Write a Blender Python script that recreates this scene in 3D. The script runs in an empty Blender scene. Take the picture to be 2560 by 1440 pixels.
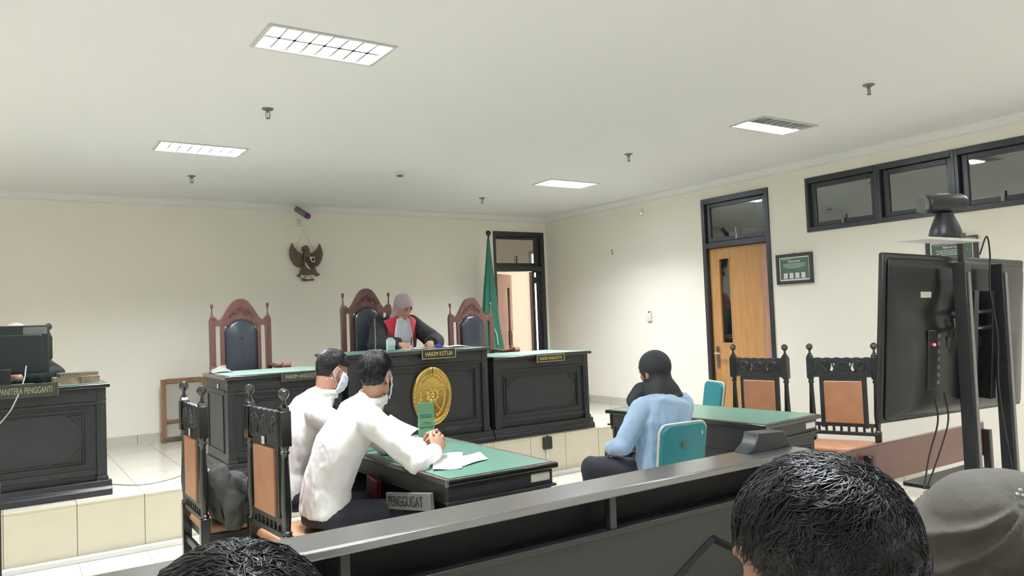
import bpy, bmesh, math, random
import numpy as np
from mathutils import Vector, Matrix, noise

random.seed(7)
R_ = math.radians
PI = math.pi
sc = bpy.context.scene
COL = sc.collection

# ------------------------------------------------------------------ camera, world, exposure
cam_d = bpy.data.cameras.new('camera')
cam = bpy.data.objects.new('camera', cam_d)
COL.objects.link(cam)
cr = Vector((0.83072924, -0.55534529, -0.03847769))
cu = Vector((0.00980439, -0.05451352, 0.9984649))
cf = Vector((0.55659033, 0.82983124, 0.03984115))
M = Matrix(((cr.x, cu.x, -cf.x, 0), (cr.y, cu.y, -cf.y, 0), (cr.z, cu.z, -cf.z, 1.5), (0, 0, 0, 1)))
cam.matrix_world = M
cam_d.sensor_width = 36
cam_d.lens = 1916.13 / 2560 * 36
cam_d.clip_start = 0.05
sc.camera = cam
sc.view_settings.view_transform = 'Standard'
sc.view_settings.look = 'None'
sc.view_settings.exposure = 1.28
sc.view_settings.gamma = 1
sc.view_settings.use_curve_mapping = False

w = bpy.data.worlds.new('world')
sc.world = w
w.use_nodes = True
w.node_tree.nodes['Background'].inputs[0].default_value = (0.75, 0.87, 1.0, 1)
w.node_tree.nodes['Background'].inputs[1].default_value = 1.2

LAMP_W = 21.0          # watts per tube strip

# ------------------------------------------------------------------ materials
def mat(name, col, rough=0.5, metal=0.0, spec=0.5, bump=0.0, bscale=40, var=0.0, vscale=6, coat=0.0, emit=None, estr=0, stretch=None, detail=3.0, trans=0, sheen=0):
    m = bpy.data.materials.new(name)
    m.use_nodes = True
    nt = m.node_tree
    b = nt.nodes['Principled BSDF']
    b.inputs['Base Color'].default_value = (*col, 1)
    b.inputs['Roughness'].default_value = rough
    b.inputs['Metallic'].default_value = metal
    b.inputs['Specular IOR Level'].default_value = spec
    b.inputs['Coat Weight'].default_value = coat
    b.inputs['Coat Roughness'].default_value = 0.12
    b.inputs['Sheen Weight'].default_value = sheen
    if trans:
        b.inputs['Transmission Weight'].default_value = trans
    if emit:
        b.inputs['Emission Color'].default_value = (*emit, 1)
        b.inputs['Emission Strength'].default_value = estr
    if bump or var:
        tc = nt.nodes.new('ShaderNodeTexCoord')
        mp = nt.nodes.new('ShaderNodeMapping')
        if stretch:
            mp.inputs['Scale'].default_value = stretch
        nt.links.new(tc.outputs['Object'], mp.inputs['Vector'])
    if var:
        n = nt.nodes.new('ShaderNodeTexNoise')
        n.inputs['Scale'].default_value = vscale
        n.inputs['Detail'].default_value = 5
        nt.links.new(mp.outputs['Vector'], n.inputs['Vector'])
        r = nt.nodes.new('ShaderNodeValToRGB')
        r.color_ramp.elements[0].position = 0.3
        r.color_ramp.elements[1].position = 0.7
        r.color_ramp.elements[0].color = (*[max(0, c * (1 - var)) for c in col], 1)
        r.color_ramp.elements[1].color = (*[min(1, c * (1 + var)) for c in col], 1)
        nt.links.new(n.outputs['Fac'], r.inputs['Fac'])
        nt.links.new(r.outputs['Color'], b.inputs['Base Color'])
    if bump:
        n = nt.nodes.new('ShaderNodeTexNoise')
        n.inputs['Scale'].default_value = bscale
        n.inputs['Detail'].default_value = detail
        nt.links.new(mp.outputs['Vector'], n.inputs['Vector'])
        bp = nt.nodes.new('ShaderNodeBump')
        bp.inputs['Strength'].default_value = bump
        bp.inputs['Distance'].default_value = 0.01
        nt.links.new(n.outputs['Fac'], bp.inputs['Height'])
        nt.links.new(bp.outputs['Normal'], b.inputs['Normal'])
    return m

def tile_mat(name, col, grout, w_, h_, off, axes, rough=0.12, mortar=0.004):
    m = bpy.data.materials.new(name)
    m.use_nodes = True
    nt = m.node_tree
    b = nt.nodes['Principled BSDF']
    tc = nt.nodes.new('ShaderNodeTexCoord')
    sx = nt.nodes.new('ShaderNodeSeparateXYZ')
    cx = nt.nodes.new('ShaderNodeCombineXYZ')
    nt.links.new(tc.outputs['Object'], sx.inputs[0])
    for i, a in enumerate(axes):
        ad = nt.nodes.new('ShaderNodeMath'); ad.operation = 'SUBTRACT'
        ad.inputs[1].default_value = off[i]
        nt.links.new(sx.outputs[a], ad.inputs[0])
        nt.links.new(ad.outputs[0], cx.inputs[i])
    br = nt.nodes.new('ShaderNodeTexBrick')
    br.offset = 0.0
    br.inputs['Scale'].default_value = 1.0
    br.inputs['Brick Width'].default_value = w_
    br.inputs['Row Height'].default_value = h_
    br.inputs['Mortar Size'].default_value = mortar
    br.inputs['Mortar Smooth'].default_value = 0.1
    br.inputs['Color1'].default_value = (*col, 1)
    br.inputs['Color2'].default_value = (*[c * 0.985 for c in col], 1)
    br.inputs['Mortar'].default_value = (*grout, 1)
    nt.links.new(cx.outputs[0], br.inputs['Vector'])
    n = nt.nodes.new('ShaderNodeTexNoise')
    n.inputs['Scale'].default_value = 9
    n.inputs['Detail'].default_value = 6
    nt.links.new(tc.outputs['Object'], n.inputs['Vector'])
    r = nt.nodes.new('ShaderNodeValToRGB')
    r.color_ramp.elements[0].color = (0.92, 0.91, 0.88, 1)
    r.color_ramp.elements[1].color = (1, 1, 1, 1)
    nt.links.new(n.outputs['Fac'], r.inputs['Fac'])
    mx = nt.nodes.new('ShaderNodeMixRGB'); mx.blend_type = 'MULTIPLY'
    mx.inputs['Fac'].default_value = 1
    nt.links.new(br.outputs['Color'], mx.inputs[1])
    nt.links.new(r.outputs['Color'], mx.inputs[2])
    nt.links.new(mx.outputs[0], b.inputs['Base Color'])
    b.inputs['Roughness'].default_value = rough
    return m

def glass_mat(name, tint, refl=0.12, rough=0.02):
    m = bpy.data.materials.new(name)
    m.use_nodes = True
    nt = m.node_tree
    nt.nodes.clear()
    o = nt.nodes.new('ShaderNodeOutputMaterial')
    t = nt.nodes.new('ShaderNodeBsdfTransparent'); t.inputs[0].default_value = (*tint, 1)
    g = nt.nodes.new('ShaderNodeBsdfGlossy'); g.inputs['Roughness'].default_value = rough
    fr = nt.nodes.new('ShaderNodeFresnel'); fr.inputs[0].default_value = 1.5
    ad = nt.nodes.new('ShaderNodeMath'); ad.operation = 'ADD'; ad.inputs[1].default_value = refl
    nt.links.new(fr.outputs[0], ad.inputs[0])
    mx = nt.nodes.new('ShaderNodeMixShader')
    nt.links.new(ad.outputs[0], mx.inputs[0])
    nt.links.new(t.outputs[0], mx.inputs[1])
    nt.links.new(g.outputs[0], mx.inputs[2])
    nt.links.new(mx.outputs[0], o.inputs[0])
    return m

def wood_mat(name, c1, c2, rough=0.4, stretch=(6, 6, 0.6), coat=0.2, scale=6):
    m = mat(name, c1, rough, coat=coat)
    nt = m.node_tree
    b = nt.nodes['Principled BSDF']
    tc = nt.nodes.new('ShaderNodeTexCoord')
    mp = nt.nodes.new('ShaderNodeMapping'); mp.inputs['Scale'].default_value = stretch
    n = nt.nodes.new('ShaderNodeTexNoise'); n.inputs['Scale'].default_value = scale
    n.inputs['Detail'].default_value = 8; n.inputs['Distortion'].default_value = 0.6
    r = nt.nodes.new('ShaderNodeValToRGB')
    r.color_ramp.elements[0].position = 0.35; r.color_ramp.elements[0].color = (*c1, 1)
    r.color_ramp.elements[1].position = 0.68; r.color_ramp.elements[1].color = (*c2, 1)
    nt.links.new(tc.outputs['Object'], mp.inputs[0]); nt.links.new(mp.outputs[0], n.inputs['Vector'])
    nt.links.new(n.outputs['Fac'], r.inputs[0]); nt.links.new(r.outputs[0], b.inputs['Base Color'])
    return m

MT = {}
MT['wall'] = mat('cream_paint', (0.89, 0.85, 0.75), 0.6, bump=0.05, bscale=60, var=0.015, vscale=1.2)
MT['ceil'] = mat('white_ceiling_paint', (0.80, 0.80, 0.79), 0.8)
MT['floor'] = tile_mat('glossy_cream_tile', (0.70, 0.67, 0.58), (0.42, 0.39, 0.33), 0.411, 0.411, (0.42, 5.95), (0, 1))
MT['step'] = tile_mat('matt_cream_tile', (0.74, 0.69, 0.54), (0.25, 0.22, 0.17), 0.411, 0.6, (0.42, -0.1), (0, 2), rough=0.35, mortar=0.003)
MT['skirt'] = tile_mat('grey_beige_skirting_tile', (0.62, 0.59, 0.50), (0.3, 0.28, 0.24), 0.411, 2, (0.32, -0.1), (0, 2), rough=0.25)
MT['skirt_y'] = tile_mat('grey_beige_skirting_tile_side', (0.62, 0.59, 0.50), (0.3, 0.28, 0.24), 0.411, 2, (0.32, -0.1), (1, 2), rough=0.25)
MT['black'] = mat('black_lacquered_wood', (0.023, 0.025, 0.027), 0.42, spec=0.6, bump=0.12, bscale=30, stretch=(1, 1, 6), var=0.12, vscale=14)
MT['blackgloss'] = mat('glossy_black_wood', (0.012, 0.013, 0.014), 0.22, spec=0.7, bump=0.05, bscale=25, coat=0.4)
MT['rail'] = mat('worn_black_rail_varnish', (0.08, 0.078, 0.079), 0.3, spec=1.0, bump=0.04, bscale=12, stretch=(0.3, 3, 3), coat=1.0, var=0.1)
MT['rail'].node_tree.nodes['Principled BSDF'].inputs['Coat IOR'].default_value = 2.0
MT['rail'].node_tree.nodes['Principled BSDF'].inputs['Coat Roughness'].default_value = 0.2
MT['railpanel'] = mat('dark_grey_varnished_panel', (0.011, 0.012, 0.012), 0.4, spec=0.5, bump=0.04, bscale=10, coat=0.2)
MT['felt'] = mat('green_table_covering', (0.12, 0.27, 0.205), 0.33, spec=0.8, bump=0.03, bscale=120, var=0.05, vscale=3)
MT['feltpale'] = mat('faded_green_table_covering', (0.22, 0.33, 0.265), 0.4, spec=0.5, bump=0.03, bscale=120)
MT['worn'] = mat('worn_wood_edge', (0.17, 0.12, 0.085), 0.5, var=0.6, vscale=30)
MT['leather'] = mat('tan_leather', (0.47, 0.235, 0.125), 0.38, bump=0.2, bscale=180, var=0.1, vscale=9)
MT['navy'] = mat('dark_navy_leather', (0.024, 0.03, 0.04), 0.24, bump=0.12, bscale=90, coat=0.2)
MT['throne'] = mat('reddish_brown_varnished_wood', (0.115, 0.052, 0.042), 0.34, bump=0.1, bscale=20, var=0.2, vscale=12, stretch=(3, 3, 0.6))
MT['throneknob'] = mat('polished_brown_wood', (0.27, 0.13, 0.09), 0.25, coat=0.4)
MT['orange'] = wood_mat('orange_veneer_door_wood', (0.46, 0.235, 0.085), (0.56, 0.30, 0.115), 0.42, (5, 5, 0.5))
MT['reddoor'] = wood_mat('pinkish_brown_door_wood', (0.42, 0.22, 0.15), (0.50, 0.28, 0.20), 0.45, (5, 5, 0.5))
MT['mahog'] = wood_mat('mahogany_board', (0.105, 0.034, 0.026), (0.14, 0.048, 0.036), 0.28, (0.6, 5, 5), coat=0.5)
MT['frame'] = mat('charcoal_painted_frame', (0.034, 0.036, 0.042), 0.36, bump=0.05, bscale=30)
MT['glassdark'] = glass_mat('tinted_window_glass', (0.6, 0.65, 0.65), 0.26)
MT['glass'] = glass_mat('clear_glass', (0.85, 0.88, 0.88), 0.03)
MT['metal'] = mat('chrome', (0.6, 0.6, 0.6), 0.2, metal=1)
MT['grey'] = mat('grey_metal', (0.22, 0.22, 0.22), 0.4, metal=0.6)
MT['lampframe'] = mat('white_lamp_metal', (0.62, 0.62, 0.6), 0.35)
MT['reflector'] = mat('mirror_reflector', (0.9, 0.92, 0.95), 0.25, metal=0.9)
MT['tube'] = mat('lit_fluorescent_tube', (1, 1, 1), 0.5, emit=(0.93, 0.97, 1.0), estr=14)
MT['tubeoff'] = mat('unlit_fluorescent_tube', (0.55, 0.55, 0.55), 0.3)
MT['plastic'] = mat('black_plastic', (0.018, 0.02, 0.022), 0.38)
MT['tvback'] = mat('charcoal_tv_back_plastic', (0.006, 0.008, 0.010), 0.34, spec=0.6, bump=0.03, bscale=200)
MT['monitor'] = mat('dark_monitor_back_plastic', (0.014, 0.022, 0.024), 0.35)
MT['white'] = mat('white_paper', (0.82, 0.83, 0.85), 0.6, bump=0.1, bscale=12)
MT['sticker'] = mat('white_sticker', (0.68, 0.67, 0.58), 0.5)
MT['gold'] = mat('polished_brass_gold', (0.72, 0.52, 0.16), 0.26, metal=0.9, bump=0.15, bscale=45)
MT['goldpaint'] = mat('gold_lettering', (0.78, 0.66, 0.26), 0.35, metal=0.3)
MT['plate'] = mat('black_nameplate', (0.03, 0.028, 0.018), 0.35)
MT['oldplate'] = mat('faded_nameplate', (0.05, 0.055, 0.045), 0.4)
MT['shirt'] = mat('white_cotton_shirt', (0.80, 0.79, 0.765), 0.75, bump=0.25, bscale=14, detail=2, sheen=0.2)
MT['blueshirt'] = mat('light_blue_cotton_shirt', (0.40, 0.56, 0.77), 0.75, bump=0.25, bscale=14, detail=2, sheen=0.2)
MT['trousers'] = mat('dark_navy_trousers', (0.016, 0.018, 0.026), 0.7, bump=0.2, bscale=30)
MT['robe'] = mat('black_robe_cloth', (0.006, 0.006, 0.007), 0.75, bump=0.3, bscale=18)
MT['red'] = mat('red_velvet_cloth', (0.50, 0.018, 0.035), 0.6, bump=0.3, bscale=20, sheen=0.4)
MT['jabot'] = mat('white_pleated_cloth', (0.74, 0.75, 0.82), 0.7)
MT['mauve'] = mat('mauve_headscarf_cloth', (0.37, 0.27, 0.30), 0.7, bump=0.15, bscale=25)
MT['pink'] = mat('pink_headscarf_cloth', (0.75, 0.50, 0.52), 0.7)
MT['olive'] = mat('olive_grey_headscarf_cloth', (0.075, 0.071, 0.058), 0.8, bump=0.15, bscale=60)
MT['blackscarf'] = mat('black_headscarf_cloth', (0.02, 0.022, 0.026), 0.7, bump=0.15, bscale=25)
MT['mask'] = mat('white_face_mask', (0.70, 0.74, 0.80), 0.7)
MT['hair'] = mat('black_hair', (0.006, 0.006, 0.008), 0.40, spec=0.55)
MT['skin'] = mat('tan_skin', (0.46, 0.255, 0.17), 0.5, bump=0.08, bscale=90, var=0.06, vscale=14)
MT['skin2'] = mat('warm_brown_skin', (0.42, 0.225, 0.15), 0.5, bump=0.08, bscale=90, var=0.06, vscale=14)
for k in ('skin', 'skin2'):
    b_ = MT[k].node_tree.nodes['Principled BSDF']
    b_.inputs['Subsurface Weight'].default_value = 0.15
    b_.inputs['Subsurface Radius'].default_value = (0.01, 0.004, 0.002)
MT['lip'] = mat('lip', (0.40, 0.12, 0.10), 0.5)
MT['brow'] = mat('eyebrow_hair', (0.03, 0.02, 0.018), 0.6)
MT['eye'] = mat('eye', (0.6, 0.58, 0.55), 0.2)
MT['teal'] = mat('teal_vinyl', (0.025, 0.235, 0.27), 0.5, bump=0.2, bscale=250)
MT['cream'] = mat('cream_piping', (0.66, 0.66, 0.58), 0.4)
MT['green'] = mat('green_card_paper', (0.52, 0.92, 0.62), 0.55)
MT['greentext'] = mat('dark_green_ink', (0.03, 0.22, 0.09), 0.6)
MT['flag'] = mat('green_flag_satin', (0.012, 0.155, 0.095), 0.5, bump=0.1, bscale=20, sheen=0.2)
MT['posterg'] = mat('dark_green_poster', (0.075, 0.125, 0.085), 0.35)
MT['postertext'] = mat('pale_green_print', (0.5, 0.6, 0.52), 0.5)
MT['pinkprint'] = mat('pale_pink_print', (0.72, 0.55, 0.58), 0.5)
MT['blueplastic'] = mat('blue_plastic', (0.02, 0.09, 0.6), 0.35)
MT['bottle'] = mat('pale_teal_plastic_bottle', (0.45, 0.62, 0.60), 0.25)
MT['bottlewhite'] = mat('white_bottle_label', (0.78, 0.82, 0.80), 0.4)
MT['cable'] = mat('black_cable', (0.015, 0.015, 0.015), 0.45)
MT['cablegrey'] = mat('grey_cable', (0.34, 0.35, 0.34), 0.5)
MT['eagle'] = mat('dark_carved_wood', (0.13, 0.082, 0.055), 0.45, bump=0.5, bscale=30, stretch=(3, 1, 1))
MT['dark'] = mat('dark_paint', (0.03, 0.022, 0.02), 0.5)
MT['pale'] = mat('pale_paint', (0.7, 0.68, 0.55), 0.5)
MT['peach'] = mat('peach_wall_paint', (0.84, 0.66, 0.52), 0.7)
MT['glassgrey'] = glass_mat('grey_transom_glass', (0.45, 0.46, 0.45), 0.30, 0.15)  # clear pane with a grey tint and a raised, slightly blurred reflection
MT['sleeve'] = glass_mat('clear_acrylic', (0.97, 0.98, 0.97), 0.0)
MT['oldletter'] = mat('faded_gold_lettering', (0.42, 0.41, 0.27), 0.5)
MT['recess'] = mat('unlit_black_board', (0.008, 0.008, 0.010), 0.5, spec=0.2)
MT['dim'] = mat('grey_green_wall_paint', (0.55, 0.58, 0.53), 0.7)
MT['bookbrown'] = mat('worn_brown_book_cover', (0.30, 0.215, 0.15), 0.6, var=0.3, vscale=25)
MT['bookgreen'] = mat('mottled_green_book_cover', (0.10, 0.125, 0.08), 0.5, var=0.5, vscale=30)
MT['maroon'] = mat('maroon_leatherette', (0.12, 0.014, 0.02), 0.4)
MT['bag'] = mat('olive_grey_canvas', (0.042, 0.044, 0.038), 0.85, bump=0.3, bscale=40)
MT['cabwood'] = wood_mat('orange_brown_wood', (0.23, 0.12, 0.065), (0.30, 0.16, 0.085), 0.4)
MT['cabpanel'] = mat('grey_beige_panel', (0.42, 0.40, 0.35), 0.3)
MT['lens'] = mat('purple_camera_lens', (0.16, 0.03, 0.2), 0.15)
MT['whiteplastic'] = mat('white_plastic', (0.72, 0.72, 0.68), 0.4)
MT['tissue'] = mat('grey_tissue', (0.20, 0.20, 0.19), 0.8)
MT['oldgrey'] = mat('greenish_grey_board', (0.15, 0.16, 0.15), 0.5, var=0.15, vscale=20)
MT['daylight'] = mat('bright_daylit_window', (1, 1, 1), 0.5, emit=(0.95, 0.98, 1), estr=6.0)
MT['amber'] = mat('amber_indicator_light', (1, 0.4, 0.25), 0.5, emit=(1, 0.35, 0.2), estr=1.5)
MT['redled'] = mat('red_indicator_light', (1, 0.05, 0.05), 0.5, emit=(1, 0.05, 0.08), estr=3)

# ------------------------------------------------------------------ mesh helpers
class MB:
    def __init__(s):
        s.v = []; s.f = []
    def add(s, vs, fs):
        o = len(s.v)
        s.v += [tuple(p) for p in vs]
        s.f += [tuple(o + i for i in f) for f in fs]
        return s
    def box(s, x0, x1, y0, y1, z0, z1):
        vs = [(x, y, z) for z in (z0, z1) for y in (y0, y1) for x in (x0, x1)]
        return s.add(vs, [(0, 2, 3, 1), (4, 5, 7, 6), (0, 1, 5, 4), (2, 6, 7, 3), (0, 4, 6, 2), (1, 3, 7, 5)])
    def prism(s, poly, axis, a, b):
        n = len(poly)
        def P(p, t):
            return (t, p[0], p[1]) if axis == 'x' else (p[0], t, p[1]) if axis == 'y' else (p[0], p[1], t)
        vs = [P(p, a) for p in poly] + [P(p, b) for p in poly]
        fs = [tuple(range(n - 1, -1, -1)), tuple(range(n, 2 * n))] + [(i, (i + 1) % n, n + (i + 1) % n, n + i) for i in range(n)]
        return s.add(vs, fs)
    def loft(s, secs, caps=True):
        n = len(secs[0]); vs = [p for q in secs for p in q]; fs = []
        for k in range(len(secs) - 1):
            for i in range(n):
                j = (i + 1) % n
                fs.append((k * n + i, k * n + j, (k + 1) * n + j, (k + 1) * n + i))
        if caps:
            fs.append(tuple(range(n - 1, -1, -1)))
            fs.append(tuple((len(secs) - 1) * n + i for i in range(n)))
        return s.add(vs, fs)
    def lathe(s, prof, c=(0, 0, 0), n=16):
        secs = [[(c[0] + r * math.cos(2 * PI * i / n), c[1] + r * math.sin(2 * PI * i / n), c[2] + z) for i in range(n)] for r, z in prof]
        return s.loft(secs)
    def tube(s, pts, r, n=8, flat=1.0):
        pts = [Vector(p) for p in pts]
        if not isinstance(r, (list, tuple)): r = [r] * len(pts)
        secs = []; ref = None
        for i, p in enumerate(pts):
            t = (pts[min(i + 1, len(pts) - 1)] - pts[max(i - 1, 0)]).normalized()
            if ref is None:
                ref = Vector((0, 0, 1)) if abs(t.z) < 0.9 else Vector((1, 0, 0))
            u = (ref - t * ref.dot(t)).normalized(); ref = u
            v = t.cross(u)
            secs.append([p + (u * math.cos(2 * PI * k / n) * flat + v * math.sin(2 * PI * k / n)) * r[i] for k in range(n)])
        return s.loft(secs)
    def ell(s, c, r, R=None, nu=16, nv=10):
        if not isinstance(r, (list, tuple)): r = (r, r, r)
        c = Vector(c); secs = []
        for j in range(nv + 1):
            th = PI * (j + 0.02 if j == 0 else j - 0.02 if j == nv else j) / nv
            ring = []
            for i in range(nu):
                ph = 2 * PI * i / nu
                p = Vector((r[0] * math.sin(th) * math.cos(ph), r[1] * math.sin(th) * math.sin(ph), r[2] * math.cos(th)))
                if R is not None: p = R @ p
                ring.append(c + p)
            secs.append(ring)
        return s.loft(secs)
    def cap(s, pts, r, n=14):
        """limb: tapered tube with round ends"""
        pts = [Vector(p) for p in pts]
        s.tube(pts, r, n)
        for p, q in ((pts[0], r[0]), (pts[-1], r[-1])):
            s.ell(p, q * 0.995, nu=n, nv=8)
        for p, q in zip(pts[1:-1], r[1:-1]):
            s.ell(p, q * 0.99, nu=n, nv=8)
        return s
    def merge(s, o, Mx=None):
        return s.add([Mx @ Vector(p) if Mx is not None else p for p in o.v], o.f)
    def xf(s, Mx):
        s.v = [tuple(Mx @ Vector(p)) for p in s.v]; return s
    def mesh(s, name):
        me = bpy.data.meshes.new(name)
        me.from_pydata(s.v, [], s.f)
        bm = bmesh.new(); bm.from_mesh(me)
        bmesh.ops.recalc_face_normals(bm, faces=bm.faces)
        bm.to_mesh(me); bm.free()
        return me
    def build(s, name, m, parent=None, bevel=0, smooth=35, world=False, solid=0):
        me = s.mesh(name)
        return put(name, me, m, parent, bevel, smooth, world, solid)

def put(name, me, m, parent=None, bevel=0, smooth=35, world=False, solid=0):
    if world and parent is not None:
        p = parent; off = Vector((0, 0, 0))
        while p is not None:
            off += p.location; p = p.parent
        me.transform(Matrix.Translation(-off))
    o = bpy.data.objects.new(name, me)
    COL.objects.link(o)
    if isinstance(m, str): m = MT[m]
    me.materials.append(m)
    for p in me.polygons: p.use_smooth = True
    if smooth < 180: me.set_sharp_from_angle(angle=R_(smooth))
    if parent is not None: o.parent = parent
    if bevel:
        b = o.modifiers.new('bevel', 'BEVEL'); b.width = bevel; b.segments = 2; b.limit_method = 'ANGLE'; b.angle_limit = R_(40)
        b.harden_normals = False
    if solid:
        b = o.modifiers.new('solid', 'SOLIDIFY'); b.thickness = solid; b.offset = 0
    return o

def spl(pts, n=6):
    P = [Vector(p) for p in pts]; P = [P[0] * 2 - P[1]] + P + [P[-1] * 2 - P[-2]]; out = []
    for i in range(1, len(P) - 2):
        a, b, c, d = P[i - 1:i + 3]
        for k in range(n):
            t = k / n
            out.append(.5 * ((2 * b) + (c - a) * t + (2 * a - 5 * b + 4 * c - d) * t * t + (3 * b - a - 3 * c + d) * t ** 3))
    out.append(P[-2]); return out
def thing(name, label, cat, loc=(0, 0, 0), rz=0, group=None):
    o = bpy.data.objects.new(name, None); COL.objects.link(o)
    o.empty_display_size = 0.1
    o.location = loc; o.rotation_euler = (0, 0, rz)
    o['label'] = label; o['category'] = cat
    if group: o['group'] = group
    return o
def tag(o, label, cat, group=None):
    o['label'] = label; o['category'] = cat
    if group: o['group'] = group
    return o
def struct(o, label=None):
    o['kind'] = 'structure'
    if label: o['label'] = label
    return o
def senv(name, loc=(0, 0, 0)):
    o = bpy.data.objects.new(name, None); COL.objects.link(o); o.location = loc; o['kind'] = 'structure'
    return o
def dup(root, loc, rz, label, group=None):
    def cp(o, par):
        c = o.copy(); COL.objects.link(c); c.parent = par
        for ch in [x for x in o.children]: cp(ch, c)
        return c
    r = cp(root, None)
    r.location = loc; r.rotation_euler = (0, 0, rz); r['label'] = label
    if group: r['group'] = group
    return r

def text(s, w_, h_, name, m, parent, loc, rot, ext=0.001):
    cu_ = bpy.data.curves.new('t', 'FONT'); cu_.body = s; cu_.size = 1; cu_.extrude = 0.02
    cu_.align_x = 'CENTER'
    to = bpy.data.objects.new('t', cu_); COL.objects.link(to)
    dg = bpy.context.evaluated_depsgraph_get()
    me = bpy.data.meshes.new_from_object(to.evaluated_get(dg))
    bpy.data.objects.remove(to); bpy.data.curves.remove(cu_)
    xs = [v.co.x for v in me.vertices]; ys = [v.co.y for v in me.vertices]
    x0, x1, y0, y1 = min(xs), max(xs), min(ys), max(ys)
    for v in me.vertices:
        v.co = Vector(((v.co.x - (x0 + x1) / 2) * w_ / (x1 - x0), (v.co.y - (y0 + y1) / 2) * h_ / (y1 - y0), v.co.z * ext / 0.02))
    me.transform(Matrix.Translation(loc) @ rot.to_4x4())
    o = bpy.data.objects.new(name, me); COL.objects.link(o)
    me.materials.clear()
    me.materials.append(MT[m] if isinstance(m, str) else m)
    o.parent = parent
    return o
from mathutils import Euler
FACE_MY = Euler((PI / 2, 0, 0)).to_matrix()           # text readable when looking towards +Y
FACE_MX = Euler((PI / 2, 0, -PI / 2)).to_matrix()     # on a wall whose face points to -X

# ------------------------------------------------------------------ room
XR, YB, ZC, YS, ZP = 6.33, 8.55, 2.88, 5.93, 0.38
XL, YF = -4.0, -3.0
LROWS = [(3.60, 'Y'), (6.10, 'Y'), (1.10, 'Y'), (-1.4, 'Y')]
lamp_pos = [(1.35, 3.59), (1.29, 6.10), (4.92, 6.25), (4.88, 3.64), (4.9, 1.15), (1.35, 1.1), (-2.2, 3.6), (-2.2, 6.1), (-2.2, 1.1), (1.35, -1.4), (4.9, -1.4)]
LW, LD = 0.60, 0.29
# floor
struct(MB().box(XL, XR, YF, YS, -0.1, 0).build('floor', 'floor'))
# platform: top and riser
pl = MB().box(XL, XR, YS + 0.012, YB, 0, ZP).build('floor_platform', 'floor'); struct(pl)
struct(MB().box(XL, XR, YS, YS + 0.012, 0, ZP - 0.012).box(XL, XR, YS - 0.006, YS + 0.012, ZP - 0.012, ZP + 0.0005).build('floor_riser', 'step'))
struct(MB().box(XL, XR, YS - 0.06, YS, 0, 0.035).build('trim_1', 'whiteplastic', bevel=0.004))

def wall_with_holes(name, m, axis, c0, c1, lo, hi, z0, z1, holes):
    """axis 'x': wall plane spans y (lo..hi), thickness x c0..c1 ; axis 'y' spans x"""
    us = sorted(set([lo, hi] + [h[0] for h in holes] + [h[1] for h in holes]))
    zs = sorted(set([z0, z1] + [h[2] for h in holes] + [h[3] for h in holes]))
    b = MB()
    for i in range(len(us) - 1):
        for j in range(len(zs) - 1):
            uc, zc = (us[i] + us[i + 1]) / 2, (zs[j] + zs[j + 1]) / 2
            if any(h[0] < uc < h[1] and h[2] < zc < h[3] for h in holes): continue
            if axis == 'x': b.box(c0, c1, us[i], us[i + 1], zs[j], zs[j + 1])
            elif axis == 'y': b.box(us[i], us[i + 1], c0, c1, zs[j], zs[j + 1])
            else: b.box(us[i], us[i + 1], zs[j], zs[j + 1], c0, c1)
    me = b.mesh(name)
    bm = bmesh.new(); bm.from_mesh(me)
    bmesh.ops.remove_doubles(bm, verts=bm.verts, dist=1e-5)
    seen = {}
    for f in bm.faces:
        k = tuple(sorted(v.index for v in f.verts)); seen.setdefault(k, []).append(f)
    bmesh.ops.delete(bm, geom=[f for l in seen.values() if len(l) > 1 for f in l], context='FACES_ONLY')
    bm.to_mesh(me); bm.free()
    o = put(name, me, m, smooth=180)
    for p in me.polygons: p.use_smooth = False
    return struct(o)
D1 = (5.46, 6.285, ZP, 2.67)       # back wall door opening (x0,x1,z0,z1)
D2 = (4.83, 5.70, 0.0, 2.70)      # right wall door opening (y0,y1,z0,z1)
W1 = (1.75, 4.41, 2.20, 2.71)     # right wall ribbon window
wall_with_holes('wall_back', 'wall', 'y', YB, YB + 0.14, XL, XR + 0.16, 0, ZC + 0.15, [D1])
wall_with_holes('wall_right', 'wall', 'x', XR, XR + 0.14, YF, YB, 0, ZC + 0.15, [D2, W1])
struct(MB().box(XL - 0.1, XL, YF, YB, 0, ZC + 0.15).build('wall_left', 'wall'))
struct(MB().box(XL, XR, YF - 0.1, YF, 0, ZC + 0.15).build('wall_front', 'wall'))
wall_with_holes('ceiling', 'ceil', 'z', ZC, ZC + 0.02, XL, XR, YF, YB,
                [(x - LW / 2, x + LW / 2, y - LD / 2, y + LD / 2) for x, y in lamp_pos])
struct(MB().box(XL, XR + 0.2, YF, YB + 0.2, ZC + 0.16, ZC + 0.2).build('ceiling_slab', 'ceil'))
# cornice
cp_ = [(0, 0), (0.075, 0), (0.075, -0.012), (0.05, -0.022), (0.03, -0.045), (0.012, -0.06), (0.012, -0.075), (0, -0.075)]
struct(MB().prism([(YB - a, ZC + b) for a, b in cp_], 'x', XL, XR).build('trim_2', 'ceil'))
struct(MB().prism([(XR - a, ZC + b) for a, b in cp_], 'y', YF, YB).build('trim_3', 'ceil'))
# skirting tiles
struct(MB().box(XL, D1[0], YB - 0.012, YB, ZP, ZP + 0.10).build('baseboard_back', 'skirt'))
struct(MB().box(XR - 0.012, XR, YS, YB - 0.012, ZP, ZP + 0.10).box(XR - 0.012, XR, D2[1], YS, 0, 0.1).box(XR - 0.012, XR, YF, D2[0], 0, 0.10).build('baseboard_right', 'skirt_y'))

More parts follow.
